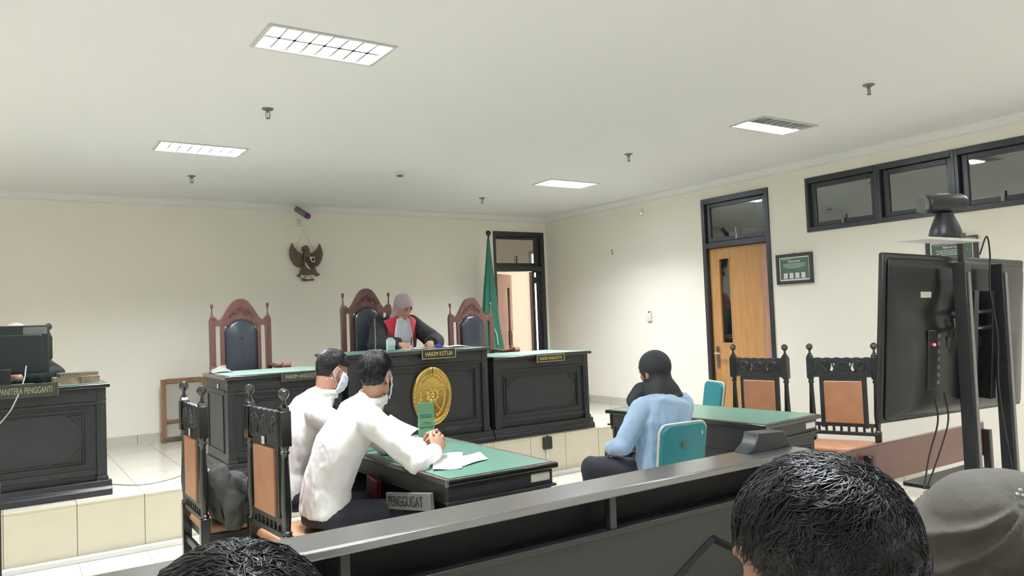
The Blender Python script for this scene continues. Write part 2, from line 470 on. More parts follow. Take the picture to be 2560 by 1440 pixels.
# ---- ribbon window, right wall: three and a bit bays
def ribbon(n, y0, y1, z0=2.20, z1=2.71):
    r = senv('window_%d' % n, (XR, (y0 + y1) / 2, z0))
    fw_ = 0.055
    b = MB()
    b.box(XR - 0.012, XR + 0.10, y0, y0 + fw_ * 0.5, z0, z1).box(XR - 0.012, XR + 0.10, y1 - fw_ * 0.5, y1, z0, z1)
    b.box(XR - 0.012, XR + 0.10, y0 + fw_ * .5, y1 - fw_ * .5, z0, z0 + 0.045).box(XR - 0.012, XR + 0.10, y0 + fw_ * .5, y1 - fw_ * .5, z1 - 0.05, z1)
    b.build('window_frame', 'frame', r, bevel=0.003, world=True)
    a0, a1, c0, c1 = y0 + fw_ * .5 + 0.004, y1 - fw_ * .5 - 0.004, z0 + 0.048, z1 - 0.053
    s = 0.05
    b = MB().box(XR + 0.03, XR + 0.065, a0, a0 + s, c0, c1).box(XR + 0.03, XR + 0.065, a1 - s, a1, c0, c1)
    b.box(XR + 0.03, XR + 0.065, a0 + s, a1 - s, c0, c0 + s * .8).box(XR + 0.03, XR + 0.065, a0 + s, a1 - s, c1 - s * .9, c1)
    sa = b.build('sash', 'frame', r, bevel=0.004, world=True)
    MB().box(XR + 0.045, XR + 0.050, a0 + s, a1 - s, c0 + s * .8, c1 - s * .9).build('window_pane', 'glassdark', sa, world=True)
    ym = (y0 + y1) / 2
    MB().box(XR + 0.015, XR + 0.03, ym - 0.012, ym + 0.012, c0 + 0.0, c0 + 0.05).box(XR + 0.012, XR + 0.02, ym - 0.006, ym + 0.006, c0 + 0.03, c0 + 0.085).build('window_catch', 'grey', sa, world=True)
    return r
ribbon(1, 3.70, 4.41); ribbon(2, 3.05, 3.70); ribbon(3, 2.40, 3.05); ribbon(4, 1.75, 2.40)

# ---- door 2, right wall, orange veneer with slot window and transom light
r = senv('door_2', (XR, 5.265, 0))
b = MB()
for (a, c) in ((D2[0], D2[0] + 0.045), (D2[1] - 0.045, D2[1])):
    b.box(XR - 0.015, XR + 0.12, a, c, 0, D2[3])
b.box(XR - 0.015, XR + 0.12, D2[0] + .045, D2[1] - .045, D2[3] - 0.055, D2[3]).box(XR - 0.015, XR + 0.12, D2[0] + .045, D2[1] - .045, 2.165, 2.225)
b.build('door_frame', 'frame', r, bevel=0.003, world=True)
b = MB(); a0, a1, c0, c1 = D2[0] + .05, D2[1] - .05, 2.23, 2.64
b.box(XR + .02, XR + .06, a0, a0 + .045, c0, c1).box(XR + .02, XR + .06, a1 - .045, a1, c0, c1).box(XR + .02, XR + .06, a0 + .045, a1 - .045, c0, c0 + .045).box(XR + .02, XR + .06, a0 + .045, a1 - .045, c1 - .04, c1)
tr = b.build('transom_sash', 'frame', r, bevel=0.003, world=True)
MB().box(XR + .035, XR + .04, a0 + .045, a1 - .045, c0 + .045, c1 - .04).build('window_pane', 'glassdark', tr, world=True)
MB().box(XR + .005, XR + .02, 5.24, 5.265, c0 + .01, c0 + .05).tube([(XR + 0.005, 5.25, c0 + .04), (XR - 0.005, 5.25, c0 + .12)], 0.005).build('window_catch', 'metal', tr, world=True)
b = MB()   # leaf with slot: y 4.88..5.65 ; slot y 5.385..5.515 z 1.16..2.045
L0, L1 = 4.88, 5.65
b.box(XR + .03, XR + .07, L0, 4.985, 0.01, 2.16)
lf = MB().box(XR + .03, XR + .07, 4.985, 5.385, 0.01, 2.16).box(XR + .03, XR + .07, 5.515, 5.555, 0.01, 2.16).box(XR + .03, XR + .07, 5.385, 5.515, 0.01, 1.16).box(XR + .03, XR + .07, 5.385, 5.515, 2.045, 2.16).box(XR + .034, XR + .07, 5.555, L1, 0.01, 2.16)
leaf = lf.build('door_leaf', 'orange', r, world=True)
o = b.build('door_stile', 'reddoor', leaf, world=True, bevel=0.002); o['label'] = 'pinkish brown edge strip'
MB().box(XR + .045, XR + .05, 5.385, 5.515, 1.16, 2.045).build('window_pane', 'glassdark', leaf, world=True)
MB().box(XR + .026, XR + .034, 5.515, 5.527, 1.15, 2.055).box(XR + .026, XR + .034, 5.373, 5.385, 1.15, 2.055).box(XR + .026, XR + .034, 5.385, 5.515, 1.145, 1.16).box(XR + .026, XR + .034, 5.385, 5.515, 2.045, 2.06).build('slot_trim', 'orange', leaf, world=True)
MB().box(XR + .018, XR + .03, 5.575, 5.605, 0.9, 1.12).tube([(XR + .015, 5.59, 1.05), (XR - .03, 5.59, 1.05), (XR - .03, 5.50, 1.05)], 0.009).build('door_handle', 'metal', leaf, world=True)

# ---- dim corridor beyond the right wall
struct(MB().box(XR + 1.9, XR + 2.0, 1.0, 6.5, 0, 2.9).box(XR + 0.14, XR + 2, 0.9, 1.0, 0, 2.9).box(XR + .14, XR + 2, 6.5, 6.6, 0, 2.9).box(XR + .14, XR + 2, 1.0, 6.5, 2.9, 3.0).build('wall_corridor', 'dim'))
struct(MB().box(XR + 0.14, XR + 2, 1.0, 6.5, -0.05, 0).build('floor_corridor', 'floor'))

# ---- door 1, back wall, open with room beyond
r = senv('door_1', (5.87, YB, ZP))
x0, x1, z0, z1 = D1
b = MB()
b.box(x0, x0 + .035, YB - .015, YB + .12, z0, z1).box(x1 - .06, x1, YB - .015, YB + .12, z0, z1)
b.box(x0 + .035, x1 - .06, YB - .015, YB + .12, z1 - .06, z1).box(x0 + .035, x1 - .06, YB - .015, YB + .12, 2.135, 2.20)
b.build('door_frame', 'frame', r, bevel=0.003, world=True)
b = MB(); a0, a1, c0, c1 = x0 + .035, x1 - .06, 2.20, z1 - .06
b.box(a0, a0 + .012, YB + .03, YB + .06, c0, c1).box(a1 - .075, a1, YB + .03, YB + .06, c0, c1).box(a0 + .012, a1 - .075, YB + .03, YB + .06, c0, c0 + .05).box(a0 + .012, a1 - .075, YB + .03, YB + .06, c1 - .04, c1)
tr = b.build('transom_sash', 'frame', r, world=True, bevel=.003)
MB().box(a0 + .012, a1 - .075, YB + .042, YB + .047, c0 + .05, c1 - .04).build('window_pane', 'glassgrey', tr, world=True)
MB().box(5.84, 5.85, YB + .015, YB + .03, c0 + .04, c0 + .15).box(5.83, 5.86, YB + .018, YB + .03, c0 + .01, c0 + .045).build('window_catch', 'frame', tr, world=True)
# fixed narrow side leaf with slot glazing
b = MB(); s0, s1 = 6.115, x1 - .06
b.box(s0, s0 + .018, YB + .03, YB + .07, z0, 2.135).box(s1 - .04, s1, YB + .03, YB + .07, z0, 2.135)
b.box(s0 + .018, s1 - .04, YB + .03, YB + .07, z0, 1.06).box(s0 + .018, s1 - .04, YB + .03, YB + .07, 1.97, 2.06).box(s0 + .018, s1 - .04, YB + .03, YB + .07, 2.12, 2.135)
sl = b.build('side_leaf', 'frame', r, world=True)
MB().box(s0 + .018, s1 - .04, YB + .045, YB + .05, 1.06, 1.97).box(s0 + .018, s1 - .04, YB + .045, YB + .05, 2.06, 2.12).build('window_pane', 'glass', sl, world=True)
# open leaf swung into the next room (hinge at left jamb)
lf = MB()
W_ = 0.64
lf.box(0, W_ - .2, 0, .04, 0.005, 1.735).box(W_ - .09, W_, 0, .04, .005, 1.735).box(W_ - .2, W_ - .09, 0, .04, .005, .55).box(W_ - .2, W_ - .09, 0, .04, 1.55, 1.735)
ang = math.atan2(9.17 - 8.61, 6.155 - 5.51)
Mx = Matrix.Translation((x0 + .05, YB + .085, ZP)) @ Matrix.Rotation(R_(35), 4, 'Z')
leaf = lf.xf(Mx).build('door_leaf', 'reddoor', r, world=True, bevel=.002)
MB().box(W_ - .2, W_ - .09, .018, .022, .55, 1.55).xf(Mx).build('window_pane', 'glassdark', leaf, world=True)
MB().box(W_ - .075, W_ - .04, -.012, 0, .75, .95).tube([(W_ - .055, -.01, .88), (W_ - .055, -.045, .88), (W_ - .15, -.045, .88)], .008).xf(Mx).build('door_handle', 'metal', leaf, world=True)
# next room
struct(MB().box(5.0, 8.6, YB + 2.2, YB + 2.3, 0, 3).box(5.0, 5.1, YB + .14, YB + 2.2, 0, 3).box(8.5, 8.6, YB + .14, YB + 2.2, 0, 3).box(5.1, 8.5, YB + .14, YB + 2.2, 2.95, 3.0).build('wall_anteroom', 'peach'))
struct(MB().box(5.1, 8.5, YB + .14, YB + 2.2, ZP - .05, ZP).build('floor_anteroom', 'floor'))
wn = senv('window_5', (7.8, YB + 2.19, 0.9))
MB().box(7.62, 8.35, YB + 2.185, YB + 2.198, .85, 2.6).build('window_pane', 'daylight', wn, world=True)
MB().box(7.58, 7.62, YB + 2.17, YB + 2.2, .8, 2.65).box(8.35, 8.39, YB + 2.17, YB + 2.2, .8, 2.65).box(7.58, 8.39, YB + 2.17, YB + 2.2, .8, .85).box(7.58, 8.39, YB + 2.17, YB + 2.2, 2.6, 2.65).build('window_frame', 'frame', wn, world=True)

# ------------------------------------------------------------------ ceiling lamps
def area_light(parent, x, y, w_, d_, pw, z):
    ld = bpy.data.lights.new('tube_light', 'AREA'); ld.shape = 'RECTANGLE'; ld.size = w_; ld.size_y = d_
    ld.energy = pw; ld.color = (0.91, 0.95, 1.0); ld.spread = R_(170)
    lo = bpy.data.objects.new('tube_light', ld); COL.objects.link(lo)
    lo.parent = parent; lo.location = (x, y, z)
    return lo
def make_lamp(label, loc, lit=(1, 1), pw=1.0):
    t = thing('ceiling_lamp', label, 'ceiling lamp', (loc[0], loc[1], ZC), 0, 'recessed fluorescent ceiling lamps')
    a, d = LW / 2, LD / 2
    b = MB()
    f = 0.018
    b.box(-a - f, a + f, -d - f, -d, -.008, .0).box(-a - f, a + f, d, d + f, -.008, .0).box(-a - f, -a, -d, d, -.008, .0).box(a, a + f, -d, d, -.008, .0)
    b.build('frame', 'lampframe', t, bevel=.002)
    b = MB().box(-a, a, -d, d, .095, .1).box(-a, a, -d, -d + .004, -.004, .095).box(-a, a, d - .004, d, -.004, .095).box(-a, -a + .004, -d, d, -.004, .095).box(a - .004, a, -d, d, -.004, .095)
    b.build('housing', 'lampframe', t)
    lv = MB()
    lv.prism([(-.012, .0), (.012, .0), (.003, .094), (-.003, .094)], 'x', -a + .005, a - .005)
    for sgn in (-1, 1):
        lv.prism([(sgn * (d - .004), 0), (sgn * (d - .012), 0), (sgn * (d - .03), .05), (sgn * (d - .004), .05)], 'x', -a + .005, a - .005)
    for k in range(1, 8):
        x = -a + 2 * a * k / 8
        lv.prism([(x - .006, .0), (x + .006, .0), (x + .0015, .038), (x - .0015, .038)], 'y', -d + .006, d - .006)
    lv.build('louvre', 'reflector', t)
    for k, sgn in enumerate((-1, 1)):
        o = MB().lathe([(0, -.285), (.011, -.285), (.013, -.27), (.013, .27), (.011, .285), (0, .285)], n=12)
        o.xf(Matrix.Translation((0, sgn * d * .5, .06)) @ Matrix.Rotation(PI / 2, 4, 'Y'))
        o.build('tube', 'tube' if lit[k] else 'tubeoff', t)
        if lit[k]: area_light(t, 0, sgn * d * .5, .56, .10, LAMP_W * pw, .0465)
    return t
names = ['large nearest lit recessed lamp at upper left of the ceiling', 'lit recessed ceiling lamp above the left end of the judges bench',
         'lit recessed ceiling lamp in front of the open back door', 'recessed ceiling lamp with one dark tube nearer the orange door',
         'lit recessed ceiling lamp above the front right seats', 'lit recessed ceiling lamp above the front left seats',
         'lit ceiling lamp by the left wall beside the railing', 'lit ceiling lamp by the left wall over the platform', 'lit ceiling lamp by the left wall over the seats',
         'lit ceiling lamp at the rear left of the seats', 'lit ceiling lamp at the rear right of the seats']
for i, (p, nm) in enumerate(zip(lamp_pos, names)):
    make_lamp(nm, p, (0, 1) if i == 3 else (1, 1), 1.36 if p[1] > 5 else 1.08 if p[1] > 3 else .8)

# sprinklers
def sprinkler(label, x, y):
    t = thing('fire_sprinkler', label, 'sprinkler', (x, y, ZC), 0, 'ceiling fire sprinklers')
    MB().lathe([(0, 0), (.036, 0), (.036, -.004), (.030, -.008), (0, -.008)], n=20).build('flange', 'grey', t)
    b = MB().lathe([(0, -.006), (.014, -.006), (.013, -.02), (.009, -.024), (0, -.024)], n=12)
    for s in (-1, 1):
        b.tube([(s * .010, 0, -.022), (s * .014, 0, -.04), (s * .011, 0, -.055), (s * .003, 0, -.062)], .0028, 6)
    b.tube([(0, 0, -.02), (0, 0, -.062)], .002, 6)
    b.build('sprinkler_frame', 'grey', t)
    MB().lathe([(0, -.060), (.013, -.060), (.014, -.064), (0, -.066)], n=14).build('deflector', 'grey', t)
for p, l in (((1.42, 4.80), 'fire sprinkler between the two left ceiling lamps'), ((1.44, 7.2), 'small fire sprinkler above the left judge chair'),
             ((4.57, 7.35), 'smallest fire sprinkler, above the flag and back door'), ((4.53, 4.87), 'fire sprinkler between the two right ceiling lamps'),
             ((4.55, 2.68), 'nearest fire sprinkler above the ribbon window')):
    sprinkler(l, *p)
t = thing('smoke_detector', 'small round smoke detector in the middle of the ceiling', 'smoke detector', (3.08, 6.37, ZC))
MB().lathe([(0, 0), (.055, 0), (.055, -.012), (.045, -.022), (0, -.022)], n=24).build('base', 'whiteplastic', t)
MB().lathe([(0, -.02), (.03, -.02), (.03, -.03), (.026, -.036), (0, -.036)], n=20).build('sensor', 'grey', t)
# CCTV at back wall
t = thing('security_camera', 'small security camera with purple lens high on the back wall', 'camera', (2.86, YB, 2.74))
MB().box(-.03, .03, -.012, 0, -.10, -.02).tube([(0, -.01, -.06), (-.01, -.1, -.05), (.0, -.16, -.01)], .008).build('bracket', 'whiteplastic', t)
bd = MB().tube([(-.05, -.05, .09), (.02, -.19, .0)], [.034, .036], 14)
bd.build('camera_body', 'grey', t)
MB().tube([(.02, -.19, .0), (.032, -.214, -.015)], [.033, .031], 16).build('lens', 'lens', t)
# hook, lamp indicator, thermostat on the right wall
tag(MB().tube([(XR, 7.17, 2.305), (XR - .02, 7.17, 2.30), (XR - .02, 7.15, 2.27), (XR - .012, 7.17, 2.245), (XR, 7.16, 2.25)], .004, 6).build('wall_hook', 'grey'), 'tiny grey wire hook high on the right wall', 'hook')
t = thing('indicator_light', 'tiny amber indicator light under the ceiling on the right wall', 'indicator light', (XR, 6.62, 2.69))
MB().box(-.015, 0, -.02, .02, -.035, .045).build('housing', 'whiteplastic', t, bevel=.003)
MB().ell((-.016, 0, -.01), .008).build('bulb', 'amber', t)
t = thing('remote_holder', 'white remote control in holder on the right wall', 'remote control', (XR, 6.56, 1.44))
MB().box(-.025, 0, -.035, .035, -.03, .03).build('holder', 'whiteplastic', t, bevel=.004)
MB().box(-.02, -.005, -.025, .025, -.02, .10).build('remote', 'white', t, bevel=.005)
MB().box(-.022, -.0195, -.013, .008, .065, .085).build('display', 'dark', t)

# ------------------------------------------------------------------ framed notices
def notice(label, yc, zc, wd=.40, ht=.29):
    t = thing('framed_notice', label, 'framed sign', (XR, yc, zc), 0, 'framed notices on the right wall')
    a, h = wd / 2, ht / 2
    f = .032
    b = MB()
    for (y0, y1, z0, z1) in ((-a, -a + f, -h, h), (a - f, a, -h, h), (-a + f, a - f, -h, -h + f), (-a + f, a - f, h - f, h)):
        b.box(-.025, -.001, y0, y1, z0, z1)
    b.build('frame', 'frame', t, bevel=.003)
    MB().box(-.012, -.002, -a + f, a - f, -h + f, h - f).build('mount', 'white', t)
    MB().box(-.0135, -.012, -a + f + .012, a - f - .012, -h + f + .014, h - f - .012).build('poster', 'posterg', t)
    text('PERHATIAN', .13, .017, 'lettering', 'white', t, Vector((-.0145, 0, h - .075)), FACE_MX)
    b = MB()
    for k, wl in enumerate((.25, .22, .24, .15)):
        z = h - .098 - k * .0125
        rng = random.Random(k)
        y = wl / 2
        while y > -wl / 2:
            l = rng.uniform(.012, .03); b.box(-.0145, -.0135, max(y - l, -wl / 2), y, z - .003, z + .003); y -= l + .004
    b.box(-.0145, -.0135, .03, .13, h - .056, h - .052)
    b.build('small_print', 'postertext', t)
    b = MB(); c = MB(); d_ = MB()
    for k in range(4):
        yk = .10 - .065 * k
        b.box(-.0145, -.0135, yk - .021, yk + .021, -h + .055, -h + .105)
        d_.box(-.0145, -.0135, yk - .02, yk + .02, -h + .043, -h + .050)
        for q in range(20):
            a0, a1 = 2 * PI * q / 20, 2 * PI * (q + 1) / 20
            c.add([(-.0150, yk + math.cos(u) * rr, -h + .081 + math.sin(u) * rr) for u, rr in ((a0, .017), (a1, .017), (a1, .0135), (a0, .0135))], [(0, 1, 2, 3)])
        c.box(-.0152, -.0145, yk - .006, yk + .006, -h + .073, -h + .09)
    b.build('pictogram_card', 'white', t); c.build('pictogram', 'pinkprint', t, solid=.0003); d_.build('caption', 'postertext', t)
    MB().tube([(-.004, -.02, h), (-.004, 0, h + .012), (-.004, .02, h)], .0015, 5).build('hanger', 'grey', t)
    return t
notice('framed green notice on the wall beside the orange door', 4.567, 1.873)
notice('framed green notice half hidden behind the television', 3.11, 1.865)

# ------------------------------------------------------------------ eagle emblem on back wall
t = thing('eagle_emblem', 'carved wooden eagle emblem with shield hanging on the back wall', 'emblem', (2.915, YB, 2.225))
K = .00071
def ep(pts, mir=False): return [((-(x - 437) if mir else (x - 437)) * K, (1050 - y) * K) for x, y in pts]
wing = [(215, 735), (240, 800), (290, 860), (365, 910), (385, 1000), (370, 1130), (300, 1125), (230, 1080), (185, 1000), (163, 920), (170, 850), (195, 780)]
for mir in (False, True):
    b = MB().prism(ep(wing, mir), 'y', -.035, -.012)
    for k in range(6):      # feather ridges
        s0 = 195 + k * 24
        q = ep([(s0 + 15, 790 + k * 22), (s0 + 40 + k * 3, 1000), (s0 + 75, 1105)], mir)
        b.tube([(p[0], -.036, p[1]) for p in q], .0035, 5)
    b.build('wing', 'eagle', t, bevel=.004)
b = MB().prism(ep([(375, 800), (365, 850), (385, 860), (400, 850), (385, 960), (370, 1060), (350, 1150), (320, 1230), (275, 1255), (300, 1275), (360, 1240), (400, 1180), (480, 1180), (540, 1240), (600, 1270), (645, 1245), (590, 1200), (560, 1120), (505, 1000), (495, 900), (470, 800), (450, 790), (390, 790)]), 'y', -.055, -.008)
b.ell((-.0, -.058, .02), (.045, .022, .12)).ell((-.012, -.06, .165), (.03, .02, .03))
b.build('eagle_body', 'eagle', t, bevel=.004)
sh = [(385, 970), (545, 960), (550, 1070), (510, 1150), (465, 1180), (415, 1140), (385, 1060)]
MB().prism(ep(sh), 'y', -.09, -.075).build('shield', 'dark', t, bevel=.003)
MB().prism(ep([(465, 962), (543, 962), (543, 1040), (500, 1050), (465, 1000)]), 'y', -.094, -.089).build('shield_field', 'pale', t)
MB().prism(ep([(380, 1050), (400, 1060), (440, 1130), (465, 1150), (465, 1175), (410, 1130)]), 'y', -.094, -.089).build('shield_field', 'pale', t)
MB().ell(((512 - 437) * K, -.095, (1005 - 1050) * -K), (.018, .004, .02)).build('shield_badge', 'dark', t)
MB().prism(ep([(400, 1180), (490, 1180), (530, 1245), (370, 1245)]), 'y', -.05, -.015).build('tail', 'eagle', t, bevel=.003)
MB().prism(ep([(335, 1245), (440, 1275), (535, 1245), (550, 1300), (440, 1320), (340, 1290)]), 'y', -.065, -.045).build('ribbon', 'pale', t, bevel=.003)
MB().prism(ep([(360, 1270), (430, 1290), (430, 1298), (365, 1285)]), 'y', -.068, -.0645).prism(ep([(450, 1290), (515, 1272), (515, 1285), (450, 1298)]), 'y', -.068, -.0645).build('motto', 'dark', t)
MB().prism(ep([(360, 1305), (548, 1300), (545, 1340), (365, 1345)]), 'y', -.04, -.01).build('tail', 'eagle', t, bevel=.003)
MB().tube([(-.12, -.02, .13), (-.02, -.01, .375), (.10, -.02, .13)], .0016, 5).build('hanging_wire', 'grey', t)
MB().tube([(-.02, 0, .375), (-.02, -.015, .378)], .004, 6).build('nail', 'grey', t)

# ================================================================== FURNITURE
def ornament(b, x, z, sx, sz, y, s=.085):
    """small fretwork triangle in a panel corner"""
    def P(a, c): return (x + sx * a, z + sz * c)
    for (p, q) in (((0, 0), (s, 0)), ((0, 0), (0, s)), ((s, 0), (0, s)), ((0, 0), (s * .5, s * .5)), ((s * .5, 0), (s * .25, s * .25)), ((0, s * .5), (s * .25, s * .25))):
        a, c = P(*p), P(*q)
        b.tube([(a[0], y, a[1]), (c[0], y, c[1])], .0045, 5)

def judge_desk(label, x0, x1, yf, z0, top, depth=.72, feltpale=False, seal=False, cat='desk', group='judges bench desks'):
    cx = (x0 + x1) / 2
    t = thing('judge_desk', label, cat, (cx, yf, z0), 0, group)
    a = (x1 - x0) / 2; H = top - z0
    # tabletop
    tt = MB().box(-a - .01, a + .01, -.03, depth + .03, H - .028, H).build('tabletop', 'blackgloss', t, bevel=.006)
    MB().box(-a + .03, a - .03, .01, depth - .01, H, H + .003).build('table_covering', 'feltpale' if feltpale else 'felt', tt)
    # carcass
    b = MB()
    b.box(-a + .02, a - .02, .04, .06, .1, H - .03)
    b.box(-a + .02, a - .02, .018, .04, H - .125, H - .03)           # frieze
    b.box(-a + .012, a - .012, .010, .04, H - .14, H - .125)
    b.box(-a + .02, a - .02, .03, .04, .14, .18)
    fp = b.build('front_panel', 'black', t, bevel=.003)
    # moulded frame on the panel
    b = MB(); m0, m1, n0, n1 = -a + .13, a - .13, .21, H - .175
    for k, (o, th) in enumerate(((0, .012), (.024, .006))):
        A0, A1, B0, B1 = m0 + o, m1 - o, n0 + o, n1 - o
        y0, y1 = (.030, .041)
        b.box(A0, A0 + th, y0, y1, B0, B1).box(A1 - th, A1, y0, y1, B0, B1).box(A0 + th, A1 - th, y0, y1, B0, B0 + th).box(A0 + th, A1 - th, y0, y1, B1 - th, B1)
    for sx, xx in ((1, m0 + .04), (-1, m1 - .04)):
        for sz, zz in ((1, n0 + .04), (-1, n1 - .04)):
            ornament(b, xx, zz, sx, sz, .038)
    b.build('panel_moulding', 'black', fp)
    # pilasters
    for s in (-1, 1):
        b = MB(); p0, p1 = sorted((s * a - s * .012, s * a - s * .072))
        b.box(p0, p1, .012, .075, .12, H - .03)
        b.box((p0 + p1) / 2 - .012, (p0 + p1) / 2 + .012, .006, .014, .2, H - .16)
        b.box(p0 - .006, p1 + .006, .0, .08, .10, .13)
        b.build('pilaster', 'black', t, bevel=.003)
    # plinth
    b = MB()
    b.prism([(.05, 0), (-.03, 0), (-.03, .04), (-.015, .055), (-.006, .06), (-.006, .10), (.05, .10)], 'x', -a - .015, a + .015)
    for s in (-1, 1):
        q = [(s * (a - .06), 0), (s * (a + .015), 0), (s * (a + .015), .04), (s * (a), .06), (s * a, .10), (s * (a - .06), .10)]
        b.prism(q, 'y', .05, depth)
    b.build('plinth', 'black', t, bevel=.003)
    # sides
    for s in (-1, 1):
        xo = s * (a - .012); xi = s * (a - .03)
        b = MB().box(min(xo, xi), max(xo, xi), .075, depth, .1, H - .03)
        x2 = s * (a - .004); p = sorted((xo, x2))
        y0, y1, c0, c1 = .13, depth - .08, .17, H - .15
        b.box(*p, y0, y0 + .012, c0, c1).box(*p, y1 - .012, y1, c0, c1).box(*p, y0, y1, c0, c0 + .012).box(*p, y0, y1, c1 - .012, c1)
        b.box(*p, .075, depth, H - .125, H - .11)
        b.build('side_panel', 'black', t, bevel=.002)
    return t, a, H

def nameplate(s, label, xc, zc, wd, ht, y, old=False, tilt=0):
    t = thing('nameplate', label, 'nameplate', (xc, y, zc), 0, 'nameplates on the benches')
    MB().box(-wd / 2, wd / 2, -.006, .006, -ht / 2, ht / 2).build('plate', 'oldplate' if old else 'plate', t, bevel=.001)
    b = MB(); f = .0045; m = 'goldpaint' if not old else 'bookgreen'
    a, h = wd / 2, ht / 2
    b.box(-a, -a + f, -.008, -.006, -h, h).box(a - f, a, -.008, -.006, -h, h).box(-a, a, -.008, -.006, -h, -h + f).box(-a, a, -.008, -.006, h - f, h)
    b.build('border', m, t)
    text(s, wd * .8, ht * .46, 'lettering', 'goldpaint' if not old else 'oldletter', t, Vector((0, -.0075, 0)), FACE_MY)
    t.rotation_euler = (R_(tilt), 0, 0)
    return t

YD = 6.03
judge_desk('left judge bench desk with grey side panel, lower than the centre', 1.415, 2.345, YD, ZP, 1.145, feltpale=True)
dC, aC, HC = judge_desk('tall central judge bench desk with oval gold seal', 2.375, 3.755, YD - .01, ZP, 1.25)
judge_desk('right judge bench desk in front of the open back door', 3.80, 4.95, YD, ZP, 1.145, feltpale=True)
judge_desk('clerk desk at the far left holding a computer monitor and books', -.55, .635, 6.11, ZP, 1.155, group='clerk desk')
nameplate('HAKIM KETUA', 'black and gold nameplate reading HAKIM KETUA on the central bench', 3.21, 1.218, .335, .085, YD - .049)
nameplate('HAKIM ANGGOTA', 'black and gold HAKIM ANGGOTA nameplate on the right bench', 4.435, 1.105, .335, .066, YD - .040)
nameplate('HAKIM ANGGOTA', 'dark HAKIM ANGGOTA nameplate on the left bench behind a man', 1.99, 1.113, .335, .068, YD - .040, old=True)
nameplate('PANITERA PENGGANTI', 'faded PANITERA PENGGANTI nameplate on the clerk desk', .145, 1.145, .375, .09, 6.11 - .040, old=True)

# oval gold seal
t = thing('court_seal', 'large oval gold court seal on the central bench front', 'seal', (3.162, YD + .018, .847))
RX, RZ = .195, .262
def oval(rx, rz, n=48): return [(rx * math.cos(2 * PI * k / n), rz * math.sin(2 * PI * k / n)) for k in range(n)]
secs = []
for (q, y) in ((1.0, .0), (1.0, -.012), (.97, -.022), (.90, -.024), (.80, -.016), (.775, -.022), (.76, -.014), (.2, -.018)):
    secs.append([(x, y, z) for x, z in oval(RX * q, RZ * q)])
MB().loft(secs).build('oval_plate', 'gold', t, smooth=50)
b = MB()
for k in range(44):   # rim dents
    a_ = 2 * PI * k / 44
    b.ell((RX * .885 * math.cos(a_), -.0235, RZ * .885 * math.sin(a_)), (.007, .0035, .011), nu=8, nv=6)
b.build('beaded_rim', 'gold', t)
b = MB()
for k in range(8):    # eight petalled badge
    a_ = 2 * PI * k / 8 + PI / 8
    b.ell((.048 * math.cos(a_), -.02, .01 + .052 * math.sin(a_)), (.021, .012, .021), nu=10, nv=8)
b.tube([(.055 * math.cos(2 * PI * k / 24), -.026, .01 + .060 * math.sin(2 * PI * k / 24)) for k in range(25)], .005, 6)
b.ell((0, -.024, .01), (.024, .012, .028)).ell((0, -.024, .045), (.010, .01, .012))
for s in (-1, 1):
    b.tube([(s * .02, -.022, .02), (s * .035, -.028, -.005), (s * .02, -.022, -.02)], .005, 6)
    b.tube([(s * .02, -.02, -.055), (s * .045, -.025, -.10), (s * .09, -.022, -.13)], [.008, .010, .006], 6)
    for k in range(9):
        a_ = -PI / 2 + s * (.35 + k * .17)
        b.ell((RX * .60 * math.cos(a_), -.020, RZ * .66 * math.sin(a_)), (.011, .006, .018), nu=8, nv=6)
b.tube([(-.075, -.02, -.115), (0, -.024, -.135), (.075, -.02, -.115)], .011, 6)
b.build('badge', 'gold', t)
sl_ = 'PENGADILAN'
b = MB()
for k in range(13):
    a_ = PI / 2 + (k - 6) * .135
    x, z = RX * .66 * math.cos(a_), RZ * .66 * math.sin(a_)
    b.box(x - .004, x + .004, -.021, -.014, z - .012, z + .012)
    if k % 2: b.box(x - .007, x + .007, -.021, -.014, z + .008, z + .012)
    elif k % 3: b.box(x - .007, x + .007, -.021, -.014, z - .012, z - .008)
b.build('relief_marks', 'gold', t)

